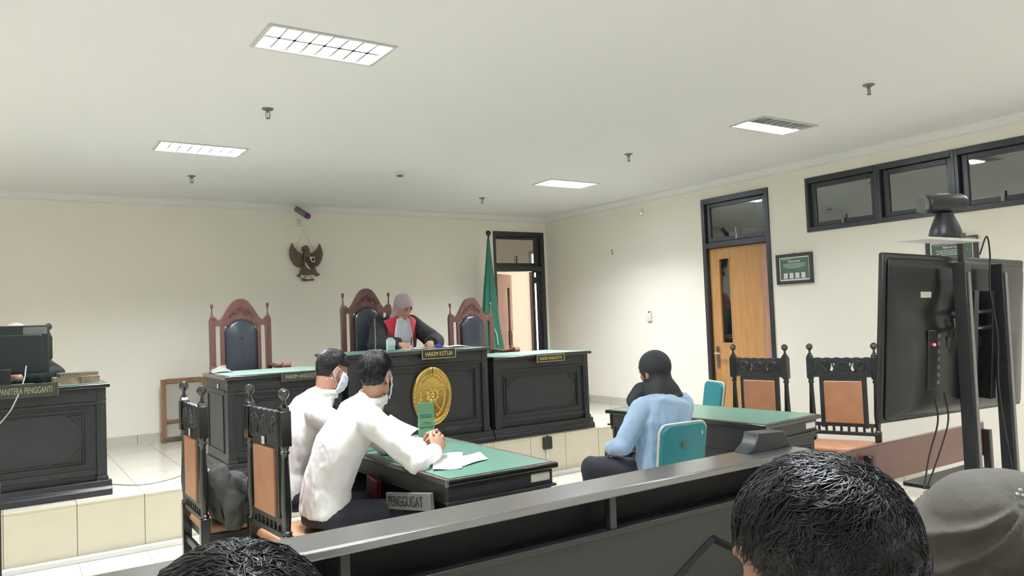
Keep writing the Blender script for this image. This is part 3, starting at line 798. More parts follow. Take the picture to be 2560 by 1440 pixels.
# ------------------------------------------------------------------ ornate black chairs
def side_prof(b, x, y, z0, z1, r):      # turned baluster
    L = z1 - z0
    b.lathe([(0, 0), (r * 1.0, 0), (r * 1.1, .03 * L), (r * .75, .05 * L), (r * .8, .12 * L), (r * 1.1, .3 * L), (r * .95, .5 * L), (r * .72, .84 * L), (r * .7, .90 * L), (r * 1.05, .93 * L), (r * .8, .96 * L), (r * 1.0, L), (0, L)], (x, y, z0), 12)
def black_chair(label, loc, rz):
    t = thing('carved_chair', label, 'chair', (loc[0], loc[1], 0), rz, 'carved black chairs with tan leather')
    w_ = .24; yb = -.22
    for s in (-1, 1):
        x = s * w_; b = MB()
        b.box(x - .024, x + .024, yb - .024, yb + .024, 0.0, .50)
        side_prof(b, x, yb, .50, .925, .024)
        b.box(x - .026, x + .026, yb - .026, yb + .026, .925, 1.095)
        b.prism([(x - .026, 1.095), (x + .026, 1.095), (x + .016, 1.115), (x - .016, 1.115)], 'y', yb - .02, yb + .02)
        p = b.build('back_post', 'blackgloss', t, bevel=.003)
        MB().lathe([(0, 0), (.018, 0), (.019, .008), (.011, .014), (.008, .030), (.010, .038), (.021, .048), (.0275, .062), (.024, .080), (.012, .091), (0, .094)], (x, yb, 1.112), 16).build('finial', 'blackgloss', p)
    # crest rail: scalloped, carved, two openings
    b = MB(); top = []
    n = 36
    for k in range(n + 1):
        u = -1 + 2 * k / n
        top.append((u * (w_ - .022), 1.085 + .007 * abs(math.sin(u * PI * 3.0)) ))
    b.prism([(-(w_ - .022), 1.045), ((w_ - .022), 1.045)] + top[::-1], 'y', yb - .013, yb + .013)
    b.box(-(w_ - .022), w_ - .022, yb - .013, yb + .013, .935, .985)
    b.box(-.055, .055, yb - .013, yb + .013, .985, 1.045)
    for s in (-1, 1):
        q = sorted((s * .095, s * (w_ - .022)))
        b.box(q[0], q[1], yb - .013, yb + .013, .985, 1.045)
        b.prism([(s * .055, .985), (s * .072, .985), (s * .055, 1.02)], 'y', yb - .013, yb + .013)
    cr_ = b.build('crest_rail', 'black', t, bevel=.002)
    b = MB()
    for yy in (yb - .014, yb + .014):
        for xx, rr in ((0, .036), (-.13, .040), (.13, .040)):
            for j, q in enumerate((1.0, .62, .3)):
                b.tube([(xx + rr * q * math.cos(2 * PI * k / 14), yy, 1.022 + rr * q * math.sin(2 * PI * k / 14)) for k in range(15)], .0055, 5)
            for k in range(8):
                a_ = 2 * PI * k / 8
                b.ell((xx + rr * .8 * math.cos(a_), yy, 1.022 + rr * .8 * math.sin(a_)), (.008, .008, .010), nu=6, nv=5)
        for s in (-1, 1):
            b.tube([(s * .045, yy, .96), (s * .075, yy, 1.05), (s * .10, yy, .97), (s * .18, yy, 1.05), (s * .2, yy, .96)], .006, 5)
    b.build('carving', 'black', cr_)
    # inner back frame and leather
    b = MB()
    for s in (-1, 1):
        q = sorted((s * .142, s * .176)); b.box(q[0], q[1], yb - .012, yb + .012, .535, .935)
    b.box(-.142, .142, yb - .012, yb + .012, .905, .935).box(-w_ + .02, w_ - .02, yb - .013, yb + .013, .545, .572)
    b.box(-w_ + .02, w_ - .02, yb - .013, yb + .013, .478, .505)
    for k in range(8):
        x = -.196 + k * .056; b.box(x - .009, x + .009, yb - .009, yb + .009, .505, .545)
    b.build('back_frame', 'black', t, bevel=.002)
    secs = []
    for y_, q in ((yb - .024, .80), (yb - .021, .94), (yb - .014, 1.0), (yb + .014, 1.0), (yb + .022, .94), (yb + .026, .80)):
        X, z0, z1 = .142 * (q * .2 + .8), .572 + .02 * (1 - q) , .905 - .02 * (1 - q)
        secs.append([(x, y_, z) for x, z in ((-X, z0), (0, z0), (X, z0), (X, (z0 + z1) / 2), (X, z1), (0, z1), (-X, z1), (-X, (z0 + z1) / 2))])
    bk = MB().loft(secs).build('back_leather', 'leather', t, bevel=.004)
    b = MB()
    for y_ in (yb - .0155, yb + .0155):
        for k in range(17):
            x = -.136 + k * .017
            for z in (.578, .899): b.ell((x, y_, z), .0035, nu=6, nv=4)
        for k in range(18):
            z = .59 + k * .0175
            for x in (-.139, .139): b.ell((x, y_, z), .0035, nu=6, nv=4)
    b.build('nail_trim', 'leather', bk)
    # sticker on rear of the crest
    o = MB().box(-.02, .02, yb - .0215, yb - .020, .915, .955).build('sticker', 'sticker', t)
    # seat
    b = MB().box(-.235, .235, yb + .02, .20, .355, .405)
    b.box(-.24, .24, .19, .215, .35, .41)
    b.build('seat_frame', 'black', t, bevel=.004)
    secs = []
    for z, q in ((.405, 1), (.428, 1.0), (.442, .94), (.447, .8)):
        X, y0, y1 = .225 * q, -.01 - .20 * q, -.01 + .21 * q
        secs.append([(-X, y0, z), (0, y0, z), (X, y0, z), (X, 0, z), (X, y1, z), (0, y1, z), (-X, y1, z), (-X, 0, z)])
    MB().loft(secs).build('seat', 'leather', t, bevel=.01)
    for s in (-1, 1):
        b = MB().box(s * .215 - .022, s * .215 + .022, .165, .209, .33, .39)
        side_prof(b, s * .215, .187, .10, .33, .022)
        b.box(s * .215 - .02, s * .215 + .02, .167, .207, 0, .10)
        b.build('leg', 'blackgloss', t, bevel=.003)
    b = MB()
    for s in (-1, 1): b.box(s * .225 - .011, s * .225 + .011, yb + .02, .17, .14, .17)
    b.box(-.215, .215, -.02, 0, .145, .165).box(-.22, .22, yb - .01, yb + .01, .28, .32)
    b.build('stretcher', 'black', t, bevel=.002)
    return t
c0 = black_chair('carved black chair with tan leather back, further of the two left chairs', (1.12, 4.605), R_(-90))
def bc(label, loc, rz): return dup(c0, (loc[0], loc[1], 0), rz, label, 'carved black chairs with tan leather')
bc('carved black chair behind the nearer man in white shirt', (1.345, 3.98), R_(-86))
bc('empty carved black chair in front of the orange door', (5.087, 4.2), R_(98))
bc('empty carved black chair beside the television, with seat showing', (5.365, 3.555), R_(112))
bc('black carved chair behind the clerk monitor at the far left', (.09, 6.98), R_(180)).location.z = ZP + .02

# ------------------------------------------------------------------ thrones
def throne(label, cx, yb, hp, hc, wS=.25):
    t = thing('judge_chair', label, 'chair', (cx, yb, ZP), 0, 'high backed judge chairs')
    hp -= ZP; hc -= ZP; sh = hp - .13
    for s in (-1, 1):
        x = s * wS
        b = MB().box(x - .026, x + .026, -.022, .022, 0, sh - .02)
        b.prism([(x - .026, sh - .02), (x + .026, sh - .02), (x + .014, sh + .012), (x - .014, sh + .012)], 'y', -.018, .018)
        p = b.build('back_post', 'throne', t, bevel=.004)
        MB().lathe([(0, 0), (.014, 0), (.010, .02), (.006, .05), (.0065, .075), (.012, .09), (.013, .105), (.0145, .112), (.010, .122), (0, .125)], (x, 0, sh + .008), 12).build('finial', 'throne', p)
    # bell shaped head board
    pts = []; n = 40; I = wS - .024
    for k in range(n + 1):
        u = -1 + 2 * k / n
        a_ = abs(u)
        if a_ > .88: z = sh - .022 + (a_ - .88) * .25
        else: z = sh - .022 + (hc - sh + .022) * (math.cos((a_ / .88) ** 1.3 * PI) * .5 + .5) ** .85
        pts.append((u * I, z))
    zb = sh - .075
    poly = [(-I, zb), (I, zb)] + pts[::-1]
    hb = MB().prism(poly, 'y', -.016, .016).build('head_board', 'throne', t, bevel=.003, smooth=50)
    b = MB()
    for k in range(5):
        x = (k - 2) * .032; z = hc - .085 - abs(k - 2) * .018
        b.tube([(x - .02, -.018, z - .03), (x - .008, -.022, z + .015), (x + .008, -.022, z + .02), (x + .012, -.018, z - .01), (x, -.02, z - .02)], .005, 5)
    for s in (-1, 1):
        b.tube([(s * .03, -.018, hc - .13), (s * .08, -.022, hc - .12), (s * .11, -.018, hc - .16), (s * .085, -.02, hc - .165)], .006, 5)
    b.build('carving', 'throne', hb)
    b = MB()
    for s in (-1, 1):
        q = sorted((s * .142, s * .182)); b.box(q[0], q[1], -.014, .014, .50, zb)
    b.box(-I, I, -.016, .016, .44, .52)
    b.build('inner_stile', 'throne', t, bevel=.003)
    zt = hc - .19; secs = []
    for y_, q in ((.0, 1.0), (-.02, 1.0), (-.036, .95), (-.046, .82)):
        X = .142 * q; c0_ = zt - .13
        ring = [(-X, y_, .53)] + [(X, y_, .53)] + [(X * math.cos(v), y_, c0_ + .125 * q * math.sin(v)) for v in [PI * k / 16 for k in range(17)]]
        secs.append(ring)
    lb = MB().loft(secs).build('back_leather', 'navy', t, smooth=60)
    b = MB()
    for v in [PI * k / 18 for k in range(19)]:
        b.ell((.147 * math.cos(v), -.018, zt - .13 + .133 * math.sin(v)), .0065, nu=6, nv=5)
    for k in range(20):
        for s in (-1, 1): b.ell((s * .145, -.018, .54 + k * (zt - .13 - .54) / 20), .005, nu=6, nv=5)
    b.build('nail_trim', 'navy', lb)
    MB().ell((0, -.046, zt - .17), (.012, .006, .012), nu=10, nv=6).ell((0, -.046, zt - .36), (.012, .006, .012), nu=10, nv=6).build('button', 'navy', lb)
    # seat, arms, legs
    MB().box(-.27, .27, -.50, 0, .40, .46).build('seat_frame', 'throne', t, bevel=.004)
    secs = []
    for z, q in ((.46, 1), (.50, 1), (.52, .93), (.527, .8)):
        X = .25 * q; secs.append([(-X, -.25 - .24 * q, z), (X, -.25 - .24 * q, z), (X, -.25 + .24 * q, z), (-X, -.25 + .24 * q, z)])
    MB().loft(secs).build('seat', 'navy', t, bevel=.01)
    for s in (-1, 1):
        x = s * (wS + .012)
        a_ = MB().tube([(x, -.01, .78), (x, -.12, .775), (x + s * .006, -.25, .765), (x + s * .012, -.37, .775), (x + s * .014, -.44, .79)], [.026, .028, .028, .032, .026], 10, flat=.7)
        arm = a_.build('armrest', 'throne', t)
        MB().tube([(x + s * .014 - .033, -.45, .785), (x + s * .014 + .033, -.45, .785)], .034, 16).build('arm_scroll', 'throneknob', arm, bevel=.006)
        b = MB(); side_prof(b, x + s * .01, -.42, .46, .76, .022); b.build('arm_post', 'throne', arm)
        b = MB().box(s * .24 - .028, s * .24 + .028, -.485, -.43, 0, .40); b.build('leg', 'throne', t, bevel=.006)
    return t
throne('reddish brown high backed judge chair behind the left bench', 1.852, 7.28, 1.737, 1.778)
throne('tallest brown judge chair with arched crest behind the woman', 3.095, 7.28, 1.815, 1.862, .247)
throne('reddish brown high backed judge chair beside the green flag', 4.32, 7.28, 1.69, 1.748, .256)

# ------------------------------------------------------------------ jacket and bag on the further chair
def jacket():
    b = MB()
    b.ell((1.06, 4.50, .56), (.10, .14, .13)).ell((1.10, 4.40, .52), (.12, .10, .085)).ell((1.00, 4.44, .64), (.05, .13, .10)).ell((1.13, 4.52, .53), (.12, .13, .09))
    b.cap([(.97, 4.36, .72), (1.02, 4.32, .60), (1.06, 4.30, .48)], [.03, .045, .05]).cap([(1.04, 4.34, .66), (1.14, 4.36, .60), (1.2, 4.45, .55)], [.035, .045, .05])
    return b
# ------------------------------------------------------------------ party tables
def party_table(label, c, rz, side):
    """side=+1: knee hole on local -x, modesty panel on +x ; -1 the other way"""
    t = thing('party_table', label, 'table', (c[0], c[1], 0), rz, 'green topped party tables')
    a, h, H = .325, .715, .762
    tt = MB().box(-a, a, -h, h, H - .028, H).build('tabletop', 'blackgloss', t, bevel=.006)
    MB().box(-a + .028, a - .028, -h + .03, h - .03, H, H + .0025).build('table_covering', 'felt', tt)
    e = MB(); w_ = .006
    e.box(-a + .012, a - .012, -h + .001, -h + w_ + .008, H - .0, H + .001).box(-a + .001, -a + .02, -h + .02, h - .02, H, H + .001).box(a - .02, a - .001, -h + .02, h - .02, H, H + .001).box(-a + .012, a - .012, h - w_ - .008, h - .001, H, H + .001)
    e.box(-a - .0005, -a + .012, -h - .0005, -h + .012, H - .03, H + .0005)
    e.build('worn_edge', 'worn', tt)
    for s in (-1, 1):       # end panels
        y0, y1 = sorted((s * (h - .045), s * (h - .065)))
        yo = s * (h - .028); q = sorted((s * (h - .045), yo)); yr = sorted((s * (h - .045), s * (h - .010)))
        b = MB().box(-a + .03, a - .03, y0, y1, .05, H - .028)
        b.box(-a + .022, a - .022, *q, H - .105, H - .028)
        b.box(-a + .01, a - .01, *yr, H - .118, H - .105)
        b.box(-a + .03, a - .03, *q, H - .15, H - .118)
        m0, m1, n0, n1 = -a + .09, a - .09, .16, H - .2
        b.box(m0, m0 + .012, *q, n0, n1).box(m1 - .012, m1, *q, n0, n1).box(m0, m1, *q, n0, n0 + .012).box(m0, m1, *q, n1 - .012, n1)
        ep_ = b.build('end_panel', 'black', t, bevel=.002)
        MB().box(-a + .01, a - .01, *sorted((s * (h - .08), s * (h - .012))), 0, .06).build('plinth', 'black', ep_, bevel=.004)
    mx = side * (a - .04); q = sorted((mx, mx - side * .016))
    b = MB().box(*q, -h + .065, h - .065, .05, H - .028)
    q2 = sorted((mx, mx + side * .012))
    b.box(*q2, -h + .05, h - .05, H - .13, H - .028)
    for k in (-1, 1):
        yc = k * .33; m0, m1, n0, n1 = yc - .26, yc + .26, .14, H - .2
        b.box(*q2, m0, m0 + .012, n0, n1).box(*q2, m1 - .012, m1, n0, n1).box(*q2, m0, m1, n0, n0 + .012).box(*q2, m0, m1, n1 - .012, n1)
    b.build('modesty_panel', 'black', t, bevel=.002)
    kx = -side * (a - .03); q = sorted((kx, kx + side * .016))
    MB().box(*q, -h + .065, h - .065, H - .125, H - .028).build('apron', 'black', t, bevel=.002)
    st = MB().box(.17, .285, -h + .0275, -h + .0265 + .0005, H - .085, H - .045)
    st.build('sticker', 'sticker', t)
    return t
T1 = party_table('left party table with green top where two men sit', (2.035, 3.87), 0, 1)
T2 = party_table('right party table with pale green top and empty chairs behind', (4.30, 3.92), R_(5), -1)

# sign PENGGUGAT
t = thing('party_sign', 'grey board sign reading PENGGUGAT below the left table edge', 'sign', (1.688, 3.51, .612))
MB().box(-.012, .012, -.25, .25, -.042, .042).build('board', 'oldgrey', t, bevel=.004)
text('PENGGUGAT', .40, .052, 'lettering', 'dark', t, Vector((-.0135, 0.02, 0)), FACE_MX)
t.rotation_euler = (R_(-9), 0, 0)
t = thing('maroon_folder', 'maroon folder standing under the left table beside the man', 'folder', (1.70, 4.00, .42))
MB().box(-.02, .02, -.07, .06, 0, .245).build('cover', 'maroon', t, bevel=.008)
t.rotation_euler = (R_(8), 0, 0)

# papers
def sheet(label, pts, z, sub=8, curl=.012, m='white', name='paper_sheet', group='loose papers'):
    (a, b, c, d) = [Vector((p[0], p[1], 0)) for p in pts]
    mb = MB(); n = sub; vs = []; fs = []
    ctr = (a + b + c + d) / 4
    rng = random.Random(len(label))
    ph = rng.uniform(0, 6)
    for j in range(n + 1):
        for i in range(n + 1):
            u, v = i / n, j / n
            p = a * (1 - u) * (1 - v) + b * u * (1 - v) + c * u * v + d * (1 - u) * v
            e = max(abs(u - .5), abs(v - .5)) * 2
            p.z = z + curl * (e ** 3) * (0.5 + .5 * math.sin(ph + u * 5 + v * 3)) + .0005
            vs.append(p - Vector((ctr.x, ctr.y, z)))
    for j in range(n):
        for i in range(n): fs.append((j * (n + 1) + i, j * (n + 1) + i + 1, (j + 1) * (n + 1) + i + 1, (j + 1) * (n + 1) + i))
    mb.add(vs, fs)
    o = mb.build(name, m, None, solid=.0008, smooth=180); o.location = (ctr.x, ctr.y, z)
    tag(o, label, 'paper', group)
    return o
zt = .766
sheet('large white paper under the clasped hands on the left table', [(1.77, 3.40), (1.90, 3.34), (2.13, 3.73), (1.98, 3.80)], zt, curl=.007)
sheet('white paper sticking out towards the table corner from under the hands', [(1.93, 3.38), (2.13, 3.46), (2.20, 3.66), (2.02, 3.62)], zt + .002, curl=.005)
sheet('white paper lying flat in front of the further man', [(1.90, 4.18), (2.09, 4.14), (2.15, 4.33), (1.95, 4.38)], zt, curl=.008)
o = sheet('white paper held up by the further man', [(-.1, -.12), (.1, -.12), (.1, .12), (-.1, .12)], 0, curl=.03)
o.location = (1.96, 4.26, .85); o.rotation_euler = (R_(25), R_(-22), R_(15))
# green table sign
t = thing('table_sign', 'upright green printed card in clear holder on the left table', 'sign', (2.21, 4.315, zt - .001))
MB().box(-.062, .062, -.035, .035, 0, .004).build('holder_base', 'sleeve', t)
MB().box(-.052, .052, -.0035, -.0015, .004, .232).build('card', 'green', t)
MB().box(-.055, .055, -.006, -.004, .003, .236).box(-.055, .055, .0, .002, .003, .236).build('holder_sleeve', 'sleeve', t)
b = MB()
for k, (z, wl) in enumerate(((.155, .075), (.146, .06), (.138, .08), (.108, .05), (.098, .07), (.082, .085), (.074, .085))):
    x = -wl / 2; rng = random.Random(k)
    while x < wl / 2:
        l = rng.uniform(.006, .014); b.box(x, min(x + l, wl / 2), -.0042, -.0034, z - .0022, z + .0022); x += l + .003
b.build('print', 'greentext', t)
t.rotation_euler = (0, 0, R_(-14))

# ------------------------------------------------------------------ railing
RX0, RX1, RY0, RY1, RZ_ = .005, 3.10, 2.20, 2.40, .85
t = thing('railing', 'long black wooden courtroom railing running across the foreground', 'railing', ((RX0 + RX1) / 2, 2.3, 0))
MB().box(RX0, RX1, RY0, RY1, RZ_ - .032, RZ_).build('top_rail', 'rail', t, bevel=.007, world=True)
b = MB()
b.box(RX0, RX1, 2.335, 2.355, 0.05, RZ_ - .032)
b.build('back_board', 'recess', t, world=True)
b = MB().box(RX0, RX1, 2.25, 2.275, .06, .665).box(RX0, RX1, 2.235, 2.335, .665, .69).box(RX0, RX1, 2.23, 2.335, 0, .06)
lp = b.build('lower_panel', 'railpanel', t, bevel=.003, world=True)
for x in (.03, .86, 1.925, 2.99):
    MB().box(x - .016, x + .016, 2.24, 2.275, .69, RZ_ - .032).build('baluster', 'black', t, bevel=.003, world=True)
for xc in (.46, 1.43, 2.47):
    b = MB(); A = Vector((xc, 2.248, .55)); L_ = Vector((xc - .42, 2.248, .33)); Rr = Vector((xc + .42, 2.248, .33)); B_ = Vector((xc, 2.248, .11))
    for p, q in ((A, L_), (L_, B_), (B_, Rr), (Rr, A)):
        b.tube([p, q], .015, 4)
    b.build('lozenge_moulding', 'recess', lp, world=True)
MB().prism([(2.79, .85), (3.13, .85), (3.112, .862), (3.088, .875), (3.065, .905), (3.056, .925), (2.868, .937), (2.862, .912), (2.845, .885), (2.815, .865)], 'y', 2.31, 2.395).build('end_cap', 'black', t, bevel=.006, world=True)
MB().box(3.02, 3.10, 2.22, 2.38, 0, .818).build('end_post', 'black', t, bevel=.005, world=True)
tag(MB().box(-.10, .0, 2.26, 2.34, 0, 1.14).build('wooden_post', 'dark', bevel=.006), 'dark wooden post at the left edge above the railing', 'post')
# mahogany rail and its posts
t = thing('mahogany_barrier', 'reddish mahogany board barrier below the television', 'barrier', (4.1, 2.3, 0))
MB().box(3.26, 4.90, 2.285, 2.315, .575, .775).build('board', 'mahog', t, bevel=.006, world=True)
for x in (3.66, 4.88):
    MB().box(x - .018, x + .018, 2.24, 2.284, 0, .735).build('post', 'blackgloss', t, bevel=.006, world=True)

# ------------------------------------------------------------------ tissue, bottle, mic, stamp, papers on the bench
zb_ = 1.254
t = thing('hand_sanitiser', 'pale teal pump bottle with dark nozzle on the central bench', 'bottle', (2.90, 6.30, zb_))
MB().box(-.036, .036, -.022, .022, 0, .10).prism([(-.036, .10), (.036, .10), (.016, .118), (-.016, .118)], 'y', -.018, .018).build('bottle_body', 'bottle', t, bevel=.006)
MB().box(-.0365, .0365, -.0228, -.0222, .05, .098).build('bottle_label', 'bottlewhite', t)
MB().lathe([(0, 0), (.014, 0), (.014, .012), (.007, .016), (.006, .03), (0, .03)], (0, 0, .117), 12).tube([(.0, 0, .145), (-.004, -.022, .148)], .004, 6).build('pump', 'plastic', t)
t = thing('gooseneck_microphone', 'thin gooseneck microphone on the central bench beside the judge', 'microphone', (2.75, 6.32, zb_))
MB().box(-.055, .055, -.045, .045, 0, .022).build('base', 'plastic', t, bevel=.005)
nk = [(.02, .02, .02), (.022, .015, .08), (.015, 0, .16), (0, -.03, .24), (-.012, -.06, .295)]
MB().tube(spl(nk), .0035, 8).build('neck', 'cablegrey', t)
MB().tube([(-.012, -.06, .295), (-.018, -.075, .32)], [.006, .007], 10).build('microphone_head', 'plastic', t)
t = thing('stamp_box', 'small bright blue stamp box beside the judge hand', 'stamp', (3.41, 6.36, zb_))
MB().box(-.028, .028, -.02, .02, 0, .026).build('box', 'blueplastic', t, bevel=.003)
MB().box(-.016, .016, -.012, .012, .026, .034).build('lid', 'blueplastic', t, bevel=.003)
sheet('white sheet spread at the right end of the central bench', [(3.45, 6.25), (3.70, 6.25), (3.73, 6.55), (3.44, 6.58)], zb_, curl=.01)
sheet('white paper the judge is writing on', [(3.05, 6.30), (3.30, 6.26), (3.34, 6.56), (3.08, 6.58)], zb_, curl=.006)
tag(MB().tube(spl([(3.10, 6.30, zb_ + .004), (3.12, 6.10, zb_ + .004), (3.125, 5.985, 1.25), (3.13, 5.98, 1.2), (3.145, 5.985, 1.10), (3.15, 6.0, 1.03)]), .0028, 6).build('thin_cable', 'cable'), 'thin black cable hanging over the front of the central bench', 'cable')
o = MB()
rng = random.Random(3)
tv_ = []
n = 10
for j in range(n + 1):
    for i in range(n + 1):
        u, v = i / n - .5, j / n - .5
        r_ = math.hypot(u, v)
        tv_.append((u * .16, v * .16, .08 * max(0, .62 - r_) * (1 + .8 * noise.noise(Vector((u * 7, v * 7, 1)))) + .002))
o.add(tv_, [(j * (n + 1) + i, j * (n + 1) + i + 1, (j + 1) * (n + 1) + i + 1, (j + 1) * (n + 1) + i) for j in range(n) for i in range(n)])
o = o.build('crumpled_tissue', 'tissue', solid=.001, smooth=180); o.location = (1.515, 6.62, 1.149)
tag(o, 'crumpled grey tissue at the left corner of the left bench', 'tissue')
tag(MB().box(-.02, .02, -.0015, 0, -.018, .018).build('white_label', 'sticker'), 'small white label on the side of the left bench', 'label').location = (1.418, 6.30, 1.06)
bpy.data.objects['white_label'].rotation_euler = (0, 0, -PI / 2)

# ------------------------------------------------------------------ clerk desk things
t = thing('computer_monitor', 'back of a black computer monitor on the clerk desk', 'monitor', (-.06, 6.38, 1.158))
MB().box(-.36, .355, -.008, .022, .085, .425).prism([(-.34, .10), (.335, .10), (.31, .36), (-.31, .36)], 'y', -.022, -.008).build('screen_shell', 'monitor', t, bevel=.006)
MB().box(.20, .345, -.0095, -.0082, .362, .412).build('sticker', 'oldgrey', t)
MB().box(-.33, .33, -.024, -.022, .325, .332).build('seam', 'plastic', t)
MB().box(-.03, .03, -.03, -.005, .01, .2).box(-.12, .12, -.08, .09, 0, .012).build('stand', 'plastic', t, bevel=.004)
t = thing('small_black_box', 'small black device box at the foot of the monitor', 'box', (-.02, 6.28, 1.158))
MB().box(-.06, .085, -.04, .04, 0, .13).build('case', 'plastic', t, bevel=.006)
tag(MB().tube(spl([(.155, 6.345, 1.30), (.15, 6.30, 1.27), (.14, 6.2, 1.22), (.11, 6.08, 1.14), (.07, 6.03, 1.05), (.04, 6.02, 1.0), (-.02, 6.02, .93), (-.1, 6.03, .88)]), .0045, 8).build('monitor_cable', 'cablegrey'), 'grey cable hanging from the monitor over the clerk desk', 'cable')
def book(label, x, y, z, w_, d_, h_, rz, m):
    t = thing('book', label, 'book', (x, y, z), rz, 'thick books stacked on the clerk desk')
    a, b_ = w_ / 2, d_ / 2
    b = MB().box(-a, a, -b_, b_, 0, .003).box(-a, a, -b_, b_, h_ - .003, h_).box(-a, -a + .004, -b_, b_, 0.003, h_ - .003)
    b.build('cover', m, t, bevel=.001)
    MB().box(-a + .005, a - .004, -b_ + .004, b_ - .004, .003, h_ - .003).build('pages', 'bookbrown', t)
    return t
book('thick brown book, left of the two under the green one', .40, 6.33, 1.159, .17, .22, .048, R_(3), 'bookbrown')
book('thick brown book, right of the two under the green one', .545, 6.30, 1.159, .12, .2, .05, R_(-5), 'bookbrown')
book('mottled green book lying on top of the brown books', .465, 6.32, 1.2095, .245, .18, .026, R_(4), 'bookgreen')
tag(MB().box(.28, .345, 6.22, 6.27, 1.159, 1.175).build('notepad', 'white', bevel=.002), 'small white notepad in front of the books', 'notepad')
tag(MB().tube(spl([(.665, 6.5, ZP + .004), (.85, 6.28, ZP + .004), (1.05, 6.33, ZP + .004), (1.25, 6.55, ZP + .004), (1.38, 6.8, ZP + .004)]), .004, 6).build('floor_cable', 'cablegrey'), 'thin cable lying across the platform floor tiles', 'cable')

# ------------------------------------------------------------------ wooden stand by the back wall
t = thing('wooden_stand', 'orange brown wooden frame stand with grey panel by the back wall', 'stand', (1.56, 8.42, ZP))
for s in (-1, 1):
    x = s * .19
    MB().box(x - .022, x + .022, -.03, .03, .045, .64).lathe([(0, 0), (.018, 0), (.022, .02), (.014, .045), (0, .045)], (x, 0, 0), 12).build('leg', 'cabwood', t, bevel=.003)
MB().box(-.168, .168, -.025, .025, .60, .645).build('cross_rail', 'cabwood', t, bevel=.003)
MB().box(-.168, .168, -.02, .02, .205, .235).build('cross_rail', 'cabwood', t, bevel=.003)
MB().box(-.168, .168, -.012, .0, .235, .60).build('panel', 'cabpanel', t)
MB().box(-.168, .168, .002, .012, .06, .205).build('lower_panel', 'cabpanel', t)

# ------------------------------------------------------------------ socket on the step
t = thing('floor_socket', 'black socket box with white conduit on the platform step', 'socket', (4.30, YS, .30))
MB().box(-.045, .045, -.04, 0, -.045, .07).build('socket_box', 'plastic', t, bevel=.006)
MB().box(-.012, .012, -.02, 0, -.29, -.045).build('conduit', 'whiteplastic', t, bevel=.002)
MB().box(-.006, .006, -.03, -.01, .07, .08).build('plug', 'plastic', t)

# ------------------------------------------------------------------ flag
t = thing('flag', 'furled dark green flag on a pole beside the back door', 'flag', (5.17, 8.2, ZP))
MB().tube([(0, 0, 0.02), (0, 0, 2.19)], .013, 12).build('pole', 'frame', t)
MB().lathe([(0, 2.18), (.018, 2.18), (.03, 2.20), (.032, 2.225), (.02, 2.245), (0, 2.25)], n=16).build('finial', 'dark', t)
MB().lathe([(0, 0), (.16, 0), (.15, .02), (.04, .035), (0, .035)], n=24).build('base', 'frame', t)
secs = []
for k in range(26):
    z = 2.16 - k * 1.86 / 25; f = (k / 25)
    ring = []
    wd = .012 + .125 * min(1, f * 1.25) ** .9
    cx = -.005 - .01 * f if f < .6 else -.011 + (f - .6) * .16
    for i in range(56):
        a_ = 2 * PI * i / 56
        rr = 1 + .28 * math.sin(a_ * 7 + f * 1.5) * min(1, f * 3)
        ring.append((cx + wd * rr * math.cos(a_), -.03 * 0 + (.014 + .05 * min(1, f * 1.3)) * rr * math.sin(a_), z))
    secs.append(ring)
MB().loft(secs).build('flag_cloth', 'flag', t, smooth=180)
MB().tube([(.012, -.05, 1.0), (.02, -.085, .92), (.028, -.09, .80)], .006, 6).build('tassel', 'sticker', t)

# ------------------------------------------------------------------ teal chairs
def teal_chair(label, loc, rz):
    t = thing('banquet_chair', label, 'chair', loc, rz, 'teal padded metal chairs')
    def rr(w0, w1, z0, z1, y, r=.05):
        pts = [(-w0, y, z0), (w0, y, z0)]
        for k in range(7):
            a_ = PI / 2 * k / 6; pts.append((w1 - r + r * math.cos(a_), y + (z1 - z0) * -.0, z1 - r + r * math.sin(a_)))
        for k in range(7):
            a_ = PI / 2 + PI / 2 * k / 6; pts.append((-w1 + r + r * math.cos(a_), y, z1 - r + r * math.sin(a_)))
        return pts
    def tilt(p): return (p[0], p[1] - (p[2] - .45) * .16, p[2])
    b = MB().loft([[tilt(p) for p in rr(.165 * q, .17 * q, .44 + .02 * (1 - q), .855 - .02 * (1 - q), y)] for y, q in ((-.232, .93), (-.225, .98), (-.22, 1), (-.19, 1), (-.18, .95))])
    bk = b.build('backrest', 'teal', t, smooth=40)
    o = rr(.17, .175, .44, .86, -.205)
    MB().tube([tilt(p) for p in o[1:] + o[:1]], .0085, 8).build('piping', 'cream', bk)
    MB().box(-.03, .015, -.292, -.289, .728, .752).build('sticker', 'oldgrey', bk)
    MB().ell((.115, -.3, .80), (.004, .003, .014)).build('stitch_mark', 'white', bk)
    secs = []
    for z, q in ((.43, 1), (.465, 1), (.48, .92)):
        X = .205 * q; secs.append([(-X * .95, -.2 * q, z), (X * .95, -.2 * q, z), (X, .2 * q, z), (-X, .2 * q, z)])
    MB().loft(secs).build('seat', 'teal', t, bevel=.015)
    for s in (-1, 1):
        for fy, ty in ((.19, .21), (-.19, -.25)):
            MB().tube([(s * .19, fy, .43), (s * .20, ty, 0)], .0115, 8).build('leg', 'metal', t)
    MB().tube([(-.197, .2, .15), (.197, .2, .15)], .008, 6).tube([(-.197, -.225, .2), (.197, -.225, .2)], .008, 6).build('stretcher', 'metal', t)
    return t
tc1 = teal_chair('teal padded chair with cream piping holding the person in light blue', (3.29, 3.43, 0), R_(-4))
dup(tc1, (5.13, 4.88, 0), R_(68), 'empty teal padded chair between the right table and orange door', 'teal padded metal chairs')

